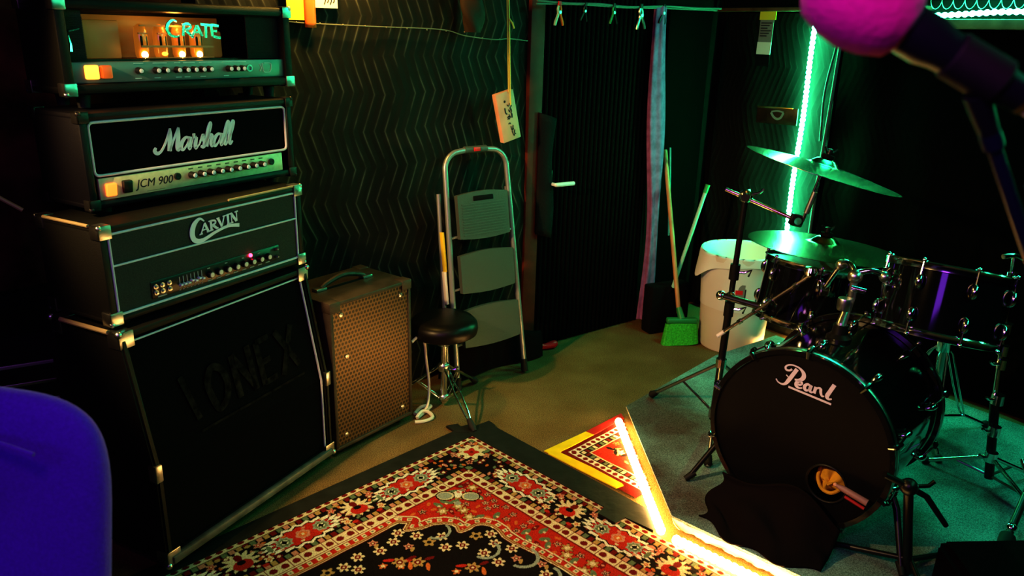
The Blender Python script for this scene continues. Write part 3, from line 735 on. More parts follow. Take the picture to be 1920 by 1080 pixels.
# --- rack and cables at the far left ---------------------------------------
t = thing('equipment_rack', 'black equipment rack with rows of vents at the left edge', 'equipment rack', (-1.80, 2.08, 0), (0, 0, R(30)))
MB().box2((0, 0, .02), (.44, .3, .66), .01).build('rack_body', 'blackmatte', t)
for i in range(8): MB().box2((.06, -.006, .10 + i * .065), (.38, .001, .112 + i * .065), .002).build('vent_slat', 'alu' if i % 2 else 'steel', t)
for x in (.05, .39):
    for y in (.05, .25): MB().lathe([(.018, 0), (.018, .022)], Matrix.Translation((x, y, 0)), 10).build('foot', 'rubber', t)
o = MB().path([(-1.42, 2.05, .445), (-1.40, 2.06, .452), (-1.355, 2.065, .447)], [.006, .01, .008], 8, smooth=4)
o.path([(-1.40, 2.06, .40), (-1.385, 2.06, .375), (-1.365, 2.065, .365), (-1.335, 2.07, .37)], .005, 8, smooth=4)
o.path([(-1.42, 2.05, .445), (-1.47, 2.09, .25), (-1.46, 2.1, .006)], .005, 8, smooth=4)
o.path([(-1.40, 2.06, .40), (-1.44, 2.1, .2), (-1.43, 2.12, .006)], .005, 8, smooth=4)
o = o.build('patch_cable', 'yellowcable'); tag(o, 'yellow cable ends behind the slant cabinet at left', 'cable')
o = MB().path([(-1.40, 2.14, 1.085), (-1.50, 2.10, 1.17), (-1.70, 2.02, 1.36), (-1.88, 1.95, 1.5)], .006, 8, smooth=4).build('cable', mat('tan_cable', (.4, .28, .12), .5)); tag(o, 'tan cable rising from the back corner of the piped amplifier to the left', 'cable')

# ------------------------------------------------------------------ purple chair (foreground)
t = thing('upholstered_chair', 'purple fabric chair with rounded backrest in the left foreground', 'chair', (-.832, .98, 0.008), (0, 0, R(-12)))
def rounded_back(u, v):
    a = 2 * PI * u
    ca, sa_ = math.cos(a), math.sin(a)
    n = 5.
    x = math.copysign(abs(ca) ** (2 / n), ca); z = math.copysign(abs(sa_) ** (2 / n), sa_)
    q = v * PI - PI / 2; k = math.copysign(abs(math.cos(q)) ** (.45), 1); y = math.sin(q)
    wd = .245 * (1 + .07 * z)
    return (x * wd * k, y * .045 + .07 * z * .5 + .02 * (x * x) - .0, .815 + z * .275 * k)
br_ = MB().grid(rounded_back, 65, 17).build('backrest', 'purple', t, smooth=180)
MB().path([(-.21, -.035, 1.045), (-.1, -.028, 1.05), (.1, -.028, 1.05), (.21, -.035, 1.04)], .003, 6, smooth=4).build('seam', 'purple', br_)
st = MB().box((0, -.27, .47), (.48, .46, .085), .035, seg=4).build('seat', 'purple', t)
for x in (-.2, .2):
    for y in (-.46, -.06): MB().cyl((x, y, .435), (x * 1.08, y * 1.02, 0), .014, seg=12).build('leg', 'blackpanel', t)
MB().path([(-.2, -.06, .43), (-.2, .02, .55), (-.19, .045, .7)], .013, 10, smooth=4).path([(.2, -.06, .43), (.2, .02, .55), (.19, .045, .7)], .013, 10, smooth=4).build('back_frame', 'blackpanel', t)

# ------------------------------------------------------------------ stool
t = thing('drum_stool', 'round black padded drum stool on a chrome tripod left of the stepladder', 'stool', (-.292, 3.115, 0))
MB().lathe([(.0001, .345), (.125, .347), (.146, .36), (.150, .38), (.146, .405), (.13, .422), (.09, .428), (.0001, .43)], None, 40).build('seat', mat('black_vinyl_seat', (.008, .007, .007), .38, spec=.3), t)
MB().lathe([(.03, .30), (.05, .345)], None, 16).build('seat_mount', 'steel', t)
MB().cyl((0, 0, .02), (0, 0, .33), .0155, seg=16).build('post', 'chrome', t)
cl = MB().lathe([(.022, .175), (.026, .18), (.026, .205), (.022, .21)], None, 16).build('collar', 'steel', t)
MB().path([(.02, -.01, .19), (.05, -.02, .19), (.065, -.012, .2)], .005, 8).build('wing_bolt', 'chrome', cl)
MB().lathe([(.020, .03), (.024, .035), (.024, .055), (.02, .06)], None, 16).build('lower_collar', 'steel', t)
for ang in (-58, 62, 182):
    ca, sa_ = math.cos(R(ang)), math.sin(R(ang)); pq = Vector((-sa_, ca, 0))
    lg = MB()
    for k in (-1, 1):
        P = [Vector((ca * q, sa_ * q, z)) + pq * k * e for q, z, e in ((.024, .195, .009), (.09, .145, .009), (.13, .12, .014), (.20, .07, .011), (.255, .03, .003))]
        lg.path([tuple(p) for p in P], .0045, 8)
        lg.path([tuple(Vector((ca * .022, sa_ * .022, .045)) + pq * k * .009), tuple(Vector((ca * .12, sa_ * .12, .125)) + pq * k * .009)], .003, 6)
    l_ = lg.build('leg', 'chrome', t)
    MB().path([(ca * .235, sa_ * .235, .045), (ca * .265, sa_ * .265, .022), (ca * .285, sa_ * .285, .010)], [.011, .016, .010], 12).build('rubber_foot', 'rubber', l_)

# ------------------------------------------------------------------ step ladder, folded, leaning on the wall
LT = math.atan2(.165, 1.08)
t = thing('step_ladder', 'folded grey step ladder with three plastic treads leaning against the blanket', 'ladder', wall_pt(-.398, .02, .225), (-LT, 0, WA))
def rail(hw0, hw1, y, zt_, r_, name, arch=True):
    b = MB()
    if arch:
        pts = [(-hw0, y, .0), (-hw1, y, zt_ - .09)]
        for q in range(1, 8):
            a = PI - q * PI / 16 ; pts.append((-hw1 + .08 + .08 * math.cos(a), y, zt_ - .085 + .08 * math.sin(a)))
        pts += [(-.04, y, zt_)]
        pts += [(-p[0], p[1], p[2]) for p in pts[::-1]]
        b.path(pts, r_, 10)
    else:
        for sg in (-1, 1): b.path([(sg * hw0, y, .01), (sg * hw1, y, zt_)], r_, 10)
    return b.build(name, 'alu', t)
LF = rail(.198, .170, -.02, 1.085, .0125, 'front_frame')
rail(.225, .190, .02, .90, .0105, 'rear_frame', False)
MB().path([(-.06, -.02, 1.085), (.06, -.02, 1.085)], .016, 12).build('grip', 'greentread', LF)
MB().box((.0, -.037, 1.085), (.035, .004, .018), .001).build('grip_label', 'redplastic', LF)
def tread(zc, hw, hh, slot, name):
    b = MB(); n = 14; pts = []
    top = [(-hw + 2 * hw * i / n, zc + hh + .012 * math.sin(PI * i / n)) for i in range(n + 1)]
    bot = [(hw - 2 * hw * i / n, zc - hh - .010 * math.sin(PI * i / n)) for i in range(n + 1)]
    outline = top + bot
    b.plate(outline, -.055, -.030)
    bmesh.ops.bevel(b.bm, geom=[e for e in b.bm.edges if e.calc_face_angle(0) > 1], offset=.005, segments=2, affect='EDGES')
    o = b.build(name, 'greentread', t)
    if slot: MB().box((0, -.056, zc + hh - .02), (.11, .006, .022), .0028).build('hand_slot', 'blackmatte', o)
    if slot:
        q = MB()
        for i in range(12): q.box2((-hw + .02, -.0572, zc - hh + .012 + i * .0125), (hw - .02, -.0545, zc - hh + .017 + i * .0125))
        q.build('grip_ribs', 'greentread', o)
    return o
tread(.79, .140, .098, True, 'step'); tread(.53, .150, .086, False, 'step'); tread(.275, .160, .085, False, 'step')
for z in (.70, .46, .20):
    MB().path([(-.185, -.02, z), (.185, -.02, z)], .006, 8).build('cross_rod', 'alu', t)
for sg in (-1, 1):
    MB().path([(sg * .198, -.02, -.012), (sg * .196, -.02, .05)], .017, 12).build('rubber_foot', 'rubber', t)
    MB().path([(sg * .225, .02, .0), (sg * .222, .02, .05)], .014, 12).build('rubber_foot', 'rubber', t)
sd = MB().box2((-.207, -.012, .55), (-.197, .012, .73), .001).build('warning_sticker', 'yellowpaper', t); sd['label'] = 'yellow warning sticker'
MB().box2((-.213, -.012, .40), (-.202, .012, .55), .001).build('warning_sticker', 'whitepaper', t)['label'] = 'white printed sticker'
# dark folded cloth on the floor behind ladder
o = MB().grid(lambda u, v: (-.60 + .60 * u, -.14 + .06 * v - .015 * math.sin(u * 9), .006 + .17 * (1 - abs(2 * v - 1) ** 3) * (.9 + .1 * math.sin(u * 11))), 30, 10).build('folded_cloth', 'blackcloth', smooth=180, loc=WO, rot=(0, 0, WA)); tag(o, 'black folded cloth lying along the wall under the step ladder', 'cloth')

# red tool on the floor
t = thing('hand_tool', 'small bright red plastic handled tool on the floor by the door', 'tool', (.185, 3.80, 0), (0, 0, R(22)))
MB().path([(-.06, 0, .02), (-.03, 0, .022), (.0, 0, .019), (.05, 0, .026), (.068, 0, .026)], [.012, .018, .015, .021, .014], 12, smooth=4).build('grip', 'redplastic', t)
MB().cyl((-.058, 0, .02), (-.12, -.005, .016), .008, .005, seg=10).build('blade', 'steel', t)

# ------------------------------------------------------------------ broom and dustpan
t = thing('broom', 'push broom with green bristles and orange wooden handle leaning in the corner', 'broom', (.928, 3.93, 0), (0, 0, R(4)))
def bris(u, v):
    a = 2 * PI * u; wx = .086 + .016 * (1 - v); n = 4
    ca, sa_ = math.cos(a), math.sin(a)
    return (math.copysign(abs(ca) ** .5, ca) * wx * (1 + .01 * math.sin(38 * a)), math.copysign(abs(sa_) ** .5, sa_) * (.018 + .014 * (1 - v)) * (1 + .05 * math.sin(50 * a)), .004 + .125 * v + .008 * ca)
MB().grid(bris, 121, 6).build('bristles', 'greenbristle', t, smooth=180)
MB().box((0, 0, .138), (.168, .042, .03), .010, seg=3).build('broom_head', 'greenplastic', t)
MB().cyl((.0, 0, .145), (-.012, .035, .20), .020, .015, seg=14).build('socket', 'greenplastic', t)
p1 = wall_pt(.915, 1.0, .055)
rel = Matrix.Rotation(-R(4), 4, 'Z') @ (p1 - Vector((.928, 3.93, 0)))
MB().cyl((-.010, .03, .17), tuple(rel), .0125, seg=12).build('handle', 'woodhandle', t)
o = MB().path([wp(.905, 1.02, .10), wp(.915, .85, .11), wp(.925, .68, .115), wp(.935, .52, .12)], .005, 8, smooth=4).build('rope', mat('teal_cord', (.05, .30, .32), .5)); tag(o, 'thin teal rope hanging between the grey curtain and the broom handle', 'rope')
t = thing('dustpan', 'black long-handled dustpan with pale green stick behind the broom', 'dustpan', (.90, 4.13, 0), (0, 0, R(25)))
MB().box2((-.14, -.02, .0), (.12, .07, .28), .012).build('pan', 'blackmatte', t)
MB().cyl((-.015, -.03, .27), (.15, -.02, .80), .0105, seg=12).build('handle', 'greenstick', t)
MB().cyl((.148, -.02, .795), (.163, -.019, .84), .013, seg=12).build('grip_end', 'greenplastic', t)
MB().cyl((-.015, -.03, .275), (-.03, .0, .22), .012, seg=12).build('handle_socket', 'blackmatte', t)

# ------------------------------------------------------------------ bin
t = thing('trash_can', 'white round trash can with a plastic liner beside the drum kit', 'trash can', (1.215, 3.965, 0), (0, 0, R(-5)))
MB().lathe([(.165, .0), (.172, .012), (.180, .2), (.195, .50), (.207, .505), (.207, .53), (.2, .532), (.192, .52), (.172, .03), (.0001, .02)], None, 48, cap=False).build('bin_body', 'bin', t)
def lin(u, v):
    a = 2 * PI * u
    if v < .5:
        q = v * 2; r_ = .212 - .006 * q + .004 * math.sin(a * 9); z = .475 + .065 * q - .018 * math.sin(a * 2 + 1.2) * (1 - q)
        fl = max(0, math.cos(a - PI * 1.08)) ** 26 * (1 - q); z -= .06 * fl; r_ += .035 * fl
    else:
        q = (v - .5) * 2; r_ = .206 - .02 * q - .004 * math.sin(a * 7) * q; z = .54 - .30 * q
    return (r_ * math.cos(a), r_ * math.sin(a), z)
MB().grid(lin, 73, 15).build('bin_liner', 'liner', t, smooth=180)
def onbin(a0, a1, z0, z1, r_=.1985, m='label', nm='bin_label'):
    return MB().grid(lambda u, v: ((r_ - .0045 + .0135 * ((z0 + (z1 - z0) * v) - .2) / .3) * math.cos(a0 + (a1 - a0) * u), (r_ - .0045 + .0135 * ((z0 + (z1 - z0) * v) - .2) / .3) * math.sin(a0 + (a1 - a0) * u), z0 + (z1 - z0) * v), 8, 4).build(nm, m, t, smooth=180)
onbin(R(-113), R(-87), .315, .405, .1895, 'ink', 'label_border'); onbin(R(-111), R(-89), .322, .398, .1905); onbin(R(-103), R(-92), .345, .368, .1915, 'redplastic', 'label_mark')

# ------------------------------------------------------------------ rugs
CR = dict(black=(.012, .008, .008), red=(.42, .028, .018), dred=(.16, .012, .012), cream=(.62, .50, .33), white=(.68, .62, .52), pink=(.50, .22, .16), green=(.13, .17, .10), tan=(.40, .25, .10), orange=(.52, .14, .04), grey=(.28, .30, .26))
CR = {k: np.array(v) for k, v in CR.items()}
class Paint:
    def __init__(s, u0, u1, v0, v1, st):
        s.us = np.arange(u0, u1 + 1e-9, st); s.vs = np.arange(v0, v1 + 1e-9, st)
        s.U, s.V = np.meshgrid(s.us, s.vs, indexing='ij'); s.col = np.zeros(s.U.shape + (3,)); s.st = st
    def fill(s, mask, c): s.col[mask] = CR[c]
    def win(s, u, v, r_):
        i0 = max(0, int((u - r_ - s.us[0]) / s.st)); i1 = min(len(s.us), int((u + r_ - s.us[0]) / s.st) + 2)
        j0 = max(0, int((v - r_ - s.vs[0]) / s.st)); j1 = min(len(s.vs), int((v + r_ - s.vs[0]) / s.st) + 2)
        return (slice(i0, max(i0, i1)), slice(j0, max(j0, j1)))
    def polar(s, u, v, r_, rot=0., sx=1., sy=1.):
        w_ = s.win(u, v, r_ * max(sx, sy) * 1.3); dx = s.U[w_] - u; dy = s.V[w_] - v
        x_ = (dx * math.cos(rot) + dy * math.sin(rot)) / sx; y_ = (-dx * math.sin(rot) + dy * math.cos(rot)) / sy
        return w_, np.hypot(x_, y_), np.arctan2(y_, x_), x_, y_
    def put(s, w_, mask, c):
        sub = s.col[w_]; sub[mask] = CR[c]; s.col[w_] = sub
    def flower(s, u, v, r_, n=6, petal='cream', core='red', ring=None, rot=0., sx=1., sy=1.):
        w_, d_, a_, _, _ = s.polar(u, v, r_, rot, sx, sy)
        edge = r_ * (.78 + .22 * np.cos(n * a_))
        if ring: s.put(w_, d_ < edge * 1.22, ring)
        s.put(w_, d_ < edge, petal); s.put(w_, d_ < r_ * .42, core); s.put(w_, d_ < r_ * .18, 'cream')
    def ell(s, u, v, ru, rv, c, rot=0.):
        w_, d_, _, _, _ = s.polar(u, v, 1., rot, ru, rv); s.put(w_, d_ < 1., c)
    def star(s, u, v, r_, n, amp, c, rot=0., sx=1., sy=1., saw=True):
        w_, d_, a_, _, _ = s.polar(u, v, r_ * (1 + amp), rot, sx, sy)
        k = np.abs(((a_ * n / (2 * PI)) % 1) - .5) * 2 if saw else .5 + .5 * np.cos(n * a_)
        s.put(w_, d_ < r_ * (1 - amp + amp * 2 * k * .6), c)
def border_motifs(p, run, length, along_u, off):
    def at(q, d_): return (q, d_) if along_u else (d_, q)
    rot = 0 if along_u else PI / 2
    q = off
    while q < length:
        c = at(q, .107)     # serrated cartouche with two eyes
        p.star(*c, .098, 20, .17, 'white', rot, 1.5, .62); p.star(*c, .080, 16, .18, 'black', rot, 1.5, .62); p.star(*c, .075, 16, .18, 'red', rot, 1.5, .60)
        for sg in (-1, 1):
            e = at(q + sg * .068, .107)
            p.star(*e, .030, 8, .2, 'grey', rot); p.star(*e, .022, 8, .2, 'green', rot); p.ell(*e, .013, .013, 'white'); p.star(*e, .011, 4, .3, 'black', rot)
        p.star(*at(q, .107), .026, 6, .2, 'pink', rot); p.star(*at(q, .107), .016, 4, .2, 'orange', rot); p.ell(*at(q, .107), .006, .006, 'cream')
        for k in range(6): p.ell(*at(q + (k - 2.5) * .036, .107 + (.03 if k % 2 else -.03)), .007, .005, ['cream', 'orange', 'pink'][k % 3], rot)
        m = q + .215            # palmette
        c = at(m, .10)
        p.star(*c, .056, 12, .34, 'cream', rot + .2, 1., .92, False); p.ell(*at(m, .118), .032, .026, 'red', rot); p.ell(*at(m, .104), .014, .012, 'black', rot); p.ell(*at(m, .078), .012, .018, 'dred', rot)
        for sg in (-1, 1):
            p.flower(*at(m + sg * .078, .062), .017, 5, 'pink', 'red'); p.flower(*at(m + sg * .07, .150), .017, 5, 'cream', 'orange'); p.ell(*at(m + sg * .05, .168), .012, .007, 'red', rot)
            p.ell(*at(m + sg * .095, .107), .008, .02, 'green', rot); p.ell(*at(m + sg * .05, .045), .010, .007, 'tan', rot)
        q += .43
def make_rug_colors(p, main=True):
    U, V = p.U, p.V; d_ = np.minimum(U, V); along = np.where(U < V, V, U)
    p.fill(d_ > -1, 'black')
    # checked outer stripe
    ck = (np.floor(along / .024)).astype(int) % 4; cc = ['pink', 'green', 'dred', 'tan']
    m = (d_ < .050)
    for k in range(4): p.fill(m & (ck == k), cc[k])
    p.fill(m & (d_ > .030) & (((along / .024) % 1) < .22), 'black')
    p.fill(d_ < .026, 'cream'); fr = ((along / .036) % 1) - .5
    p.fill((d_ < .026) & ((fr / .34) ** 2 + ((d_ - .012) / .0085) ** 2 < 1), 'dred')
    p.fill((d_ < .030) & (d_ > .026), 'black'); p.fill((d_ < .004) & (((along / .02) % 1) < .5), 'pink')
    m = (d_ > .166) & (d_ < .192)
    for k in range(4): p.fill(m & (ck == (k + 2) % 4), cc[k])
    p.fill(m & (((along / .024) % 1) < .2), 'black')
    for i in range(520):
        q = rng.uniform(.03, 1.8); dd = rng.uniform(.058, .158); u, v = (q, dd) if i % 2 else (dd, q)
        if min(u, v) > .17: continue
        [lambda: p.ell(u, v, .012, .006, 'pink', q * 40), lambda: p.ell(u, v, .010, .006, 'green', q * 30), lambda: p.ell(u, v, .009, .006, 'orange', q * 50), lambda: p.flower(u, v, .014, 5, 'dred', 'cream')][rng.integers(4)]()
    for along_u in (True, False): border_motifs(p, 0, 1.9, along_u, .41 if along_u else .425)
    # corner rosette
    p.star(.098, .092, .055, 8, .3, 'cream', .4, 1, 1, False); p.star(.098, .092, .03, 4, .35, 'red', .78, 1, 1, False); p.ell(.098, .092, .008, .008, 'dred')
    for q in ((.16, .07), (.07, .16), (.15, .15), (.05, .05)): p.flower(*q, .016, 5, 'pink', 'dred')
    # keep the two border runs mitred: nothing painted past the inner guard
    p.fill(d_ > .190, 'cream'); fr = ((along / .040) % 1) - .5
    m = (d_ > .190) & (d_ < .236)
    p.fill(m & ((fr / .33) ** 2 + ((d_ - .2125) / .0125) ** 2 < 1), 'dred'); p.fill(m & (fr < -.47), 'dred')
    p.fill((d_ > .232) & (d_ < .238), 'dred'); p.fill((d_ > .188) & (d_ < .192), 'dred')
    p.fill(d_ >= .238, 'red')
    if not main: return
    # scrolling flowers in the red ground
    seen = []
    for i in range(3500):
        q = rng.uniform(.25, 1.7); dd = rng.uniform(.252, .46); u, v = (q, dd) if i % 2 else (dd, q)
        if any((u - a) ** 2 + (v - b) ** 2 < .030 ** 2 for a, b in seen): continue
        seen.append((u, v)); k = len(seen) % 5
        if k == 0: p.flower(u, v, .022, 6, 'tan', 'cream', 'dred')
        elif k == 1: p.ell(u, v, .021, .010, 'green', rng.uniform(0, 3)); p.ell(u + .008, v + .004, .006, .005, 'cream')
        elif k == 2: p.ell(u, v, .020, .009, 'dred', rng.uniform(0, 3)); p.ell(u, v, .006, .004, 'pink')
        elif k == 3: p.flower(u, v, .014, 5, 'pink', 'black', 'black')
        else: p.ell(u, v, .012, .006, 'orange', rng.uniform(0, 3))
    # corner pendant
    for sg in (-1, 1): p.ell(.292 + sg * .032, .335 - sg * .032, .036, .03, 'black', -.8); p.ell(.292 + sg * .032, .335 - sg * .032, .031, .025, 'cream', -.8); p.ell(.292 + sg * .034, .335 - sg * .034, .027, .02, 'grey', -.8)
    p.ell(.285, .328, .02, .014, 'white', .8); p.flower(.275, .318, .014, 5, 'white', 'red'); p.ell(.325, .365, .013, .013, 'grey'); p.ell(.25, .285, .016, .022, 'dred', .8); p.ell(.252, .287, .007, .009, 'green', .8)
    # scalloped field edge
    poly = np.array([(.265, 3.), (.265, .72), (.262, .585), (.298, .55), (.322, .588), (.345, .548), (.352, .505), (.375, .470), (.405, .452), (.430, .452), (.450, .462), (.455, .435), (.452, .405), (.468, .378), (.50, .362), (.535, .36), (.575, .372), (.62, .372), (.70, .358), (.80, .35), (3., .35)])
    pts = np.stack([U.ravel(), V.ravel()], 1); best = np.full(len(pts), 9.); sign = np.zeros(len(pts)); al = np.zeros(len(pts)); acc = 0
    for a, b in zip(poly, poly[1:]):
        ab = b - a; L2 = ab @ ab; tt = np.clip(((pts - a) @ ab) / L2, 0, 1); pr = a + tt[:, None] * ab
        dd = np.hypot(*(pts - pr).T); cr = ab[0] * (pts[:, 1] - a[1]) - ab[1] * (pts[:, 0] - a[0])
        k = dd < best - 1e-9; best[k] = dd[k]; sign[k] = np.sign(cr[k]); al[k] = (acc + tt * math.sqrt(L2))[k]; acc += math.sqrt(L2)
    Q = np.concatenate([poly, [[3., 3.]]]); ins = np.zeros(len(pts), bool); j = len(Q) - 1
    for i in range(len(Q)):
        with np.errstate(divide='ignore', invalid='ignore'):
            c_ = ((Q[i][1] > pts[:, 1]) != (Q[j][1] > pts[:, 1])) & (pts[:, 0] < (Q[j][0] - Q[i][0]) * (pts[:, 1] - Q[i][1]) / (Q[j][1] - Q[i][1] + 1e-12) + Q[i][0])
        ins ^= c_; j = i
    sign = np.where(ins, 1., -1.)
    sd = (best * sign).reshape(U.shape); al = al.reshape(U.shape)
    p.fill((sd > -.030) & (sd < .018), 'dred'); p.fill((sd > -.030) & (sd < -.024), 'cream'); p.fill((sd > -.022) & (sd < -.001), 'red')
    fa = (al / .034) % 1
    p.fill((sd > -.020) & (sd < -.003) & (fa < .5), 'cream'); p.fill((sd > -.015) & (sd < -.008) & (fa > .12) & (fa < .38), 'green')
    p.fill((sd > .001) & (sd < .007), 'tan'); p.fill((sd > .010) & (sd < .014), 'cream')
    p.fill(sd >= .016, 'black')
    F = (sd >= .016)
    # flowers inside field, thick near the edge
    idx = np.argwhere((sd > .035) & (sd < .14)); placed = []
    for i in range(1500):
        a, b = idx[rng.integers(len(idx))]; u, v = U[a, b], V[a, b]
        if any((u - x) ** 2 + (v - y) ** 2 < .046 ** 2 for x, y in placed): continue
        placed.append((u, v)); q = len(placed) % 4; far = sd[a, b]
        if far > .095 and q != 0: continue
        if q in (0, 1): p.flower(u, v, .023, 6, 'cream', 'dred')
        elif q == 2: p.flower(u, v, .018, 5, 'pink', 'dred'); p.ell(u + .02, v, .012, .006, 'tan', 1)
        else: p.star(u, v, .022, 5, .4, 'tan', u * 9, 1, 1, False); p.ell(u, v, .007, .007, 'black')
    for (u, v) in [(.48, .67), (.44, .71), (.617, .56), (.8, .75), (.60, .82), (.95, .62), (.75, 1.0), (.5, 1.05), (1.1, .85)]:
        p.flower(u, v, .026, 6, 'tan', 'dred'); p.ell(u + .038, v - .012, .02, .007, 'orange', .6); p.ell(u - .03, v + .02, .018, .007, 'red', 2.2); p.flower(u - .02, v + .05, .015, 5, 'orange', 'cream'); p.ell(u + .01, v - .04, .007, .016, 'dred', .3)
    for (u, v, r1) in [(.69, .41, .055), (.80, .42, .05), (.58, .47, .05), (.40, .52, .045)]:
        w_, dd, aa, _, _ = p.polar(u, v, r1, .5); p.put(w_, (dd < r1) & (dd > r1 * .78) & (aa > -2.2) & (aa < .9), 'grey')
def rug_mesh(name, p, zt_, keep=None):
    nu, nv = p.U.shape
    z = zt_ + .0008 * np.sin(p.U * 40) * np.sin(p.V * 37)
    co = np.stack([p.U, -p.V, z], -1).reshape(-1, 3)
    ii = np.arange(nu * nv).reshape(nu, nv)
    f = np.stack([ii[:-1, :-1], ii[:-1, 1:], ii[1:, 1:], ii[1:, :-1]], -1).reshape(-1, 4)
    if keep is not None: f = f[keep(co[f].mean(1))]
    me = bpy.data.meshes.new(name)
    me.vertices.add(len(co)); me.vertices.foreach_set('co', co.ravel())
    me.loops.add(f.size); me.loops.foreach_set('vertex_index', f.ravel().astype(np.int32))
    me.polygons.add(len(f)); me.polygons.foreach_set('loop_start', np.arange(0, f.size, 4, dtype=np.int32)); me.polygons.foreach_set('loop_total', np.full(len(f), 4, np.int32))
    me.update(calc_edges=True)
    ca = me.color_attributes.new('weave', 'FLOAT_COLOR', 'POINT')
    ca.data.foreach_set('color', np.concatenate([p.col.reshape(-1, 3), np.ones((nu * nv, 1))], 1).astype(np.float32).ravel())
    bm = bmesh.new(); bm.from_mesh(me); bmesh.ops.delete(bm, geom=[v for v in bm.verts if not v.link_faces], context='VERTS')
    bmesh.ops.recalc_face_normals(bm, faces=bm.faces[:]); bm.to_mesh(me); bm.free()
    me.materials.append(M['weave'])
    o = bpy.data.objects.new(name, me); C.objects.link(o); return o
RT = Vector((-.150, 2.846, 0)); RY = R(-44.3)
p = Paint(0, 1.45, 0, 1.75, .003); make_rug_colors(p)
o = rug_mesh('oriental_rug', p, .007); o.location = RT; o.rotation_euler = (0, 0, RY)
sol = MB()
tag(o, 'large red and black oriental rug with cream flowers in the foreground', 'rug')
def rp(u, v): q = RT + Matrix.Rotation(RY, 3, 'Z') @ Vector((u, -v, 0)); return (q.x, q.y)
# black tape around the rug
o = MB().slab([rp(*q) for q in [(-.075, -.05), (.006, -.05), (.006, 1.7), (-.06, 1.7)]], .002, .010).build('floor_tape', 'blacktape', smooth=0); tag(o, 'black tape along the left edge of the oriental rug', 'tape')
o = MB().slab([rp(*q) for q in [(-.13, .03), (-.11, -.02), (-.085, -.01), (-.07, -.06), (-.045, -.055), (-.04, -.135), (.0, -.13), (.02, -.118), (.86, -.098), (.90, -.01), (.79, .0), (.785, .05), (.71, .05), (.70, .004), (.0, .004), (-.02, .0), (-.06, .035)]], .0012, .0112).build('floor_tape', 'blacktape', smooth=0); tag(o, 'wide black tape strip along the right edge of the oriental rug with ragged corner', 'tape')

# small rug under the riser with yellow and red tape
K = Vector((.165, 2.735, 0)); KA = R(44.5)     # u towards the riser's far corner, v towards the near one
RISER = [(.508, 3.01), (.556, 2.215), (.81, 1.992), (1.20, 1.66), (2.2, 1.55), (2.80, 2.10), (1.44, 3.90), (1.04, 3.60)]
def edge_x(y): return .508 + (3.01 - y) / (3.01 - 2.215) * .048
p = Paint(0, .56, 0, .44, .003); make_rug_colors(p, False)
# shrink the border so that the corner shows its guard, dark field and red motifs
d_ = np.minimum(p.U, p.V); al = np.where(p.U < p.V, p.V, p.U)
p.fill(d_ > -1, 'dred'); p.fill((d_ > .055), 'white'); fr = ((al / .030) % 1) - .5
p.fill((d_ > .055) & (d_ < .085) & ((fr / .33) ** 2 + ((d_ - .07) / .011) ** 2 < 1), 'dred')
p.fill((d_ > .085), 'black'); ck = (np.floor(al / .022)).astype(int) % 3
for k, c in enumerate(('green', 'cream', 'dred')): p.fill((d_ > .09) & (d_ < .112) & (ck == k) & (((al / .022) % 1) > .3), c)
p.fill(d_ > .116, 'cream'); p.fill(d_ > .122, 'red')
for i in range(60):
    u = rng.uniform(.135, .5); v = rng.uniform(.135, .4)
    [lambda: p.star(u, v, .024, 7, .4, 'cream', u * 9, 1, 1, False), lambda: p.ell(u, v, .02, .008, 'black', v * 30), lambda: p.flower(u, v, .016, 5, 'orange', 'black'), lambda: p.ell(u, v, .014, .006, 'green', u * 30)][i % 4]()
o = rug_mesh('small_rug', p, .005, keep=lambda c: (Matrix(((math.cos(KA), -math.sin(KA), K.x), (math.sin(KA), math.cos(KA), K.y), (0, 0, 1))), c)[1][:, 0] * math.cos(KA) - c[:, 1] * math.sin(KA) + K.x < np.array([edge_x(y) for y in (c[:, 0] * math.sin(KA) + c[:, 1] * math.cos(KA) + K.y)]) - .004)
o.location = K; o.rotation_euler = (0, 0, KA); tag(o, 'small oriental rug with taped corner sticking out from under the drum riser', 'rug')
def kp(u, v): q = K + Matrix.Rotation(KA, 3, 'Z') @ Vector((u, -v, 0)); return (q.x, q.y)
o = MB().slab([kp(*q) for q in [(-.012, -.014), (.235, -.006), (.24, .034), (.03, .036), (-.01, .02)]], .004, .0075).build('tape_strip', 'yellowtape', smooth=0); tag(o, 'short yellow tape strip on the far edge of the small rug', 'tape')
o = MB().slab([kp(*q) for q in [(.238, -.006), (.48, -.010), (.455, .026), (.24, .034)]], .004, .0075).build('tape_strip', 'redtape', smooth=0); tag(o, 'red tape strip on the far edge of the small rug next to the riser', 'tape')
o = MB().slab([kp(*q) for q in [(-.016, .012), (.024, .014), (.036, .20), (.034, .345), (.028, .358), (-.006, .35), (-.012, .2)]], .0045, .009).build('tape_strip', 'yellowtape', smooth=0); tag(o, 'long yellow tape strip on the near edge of the small rug', 'tape')

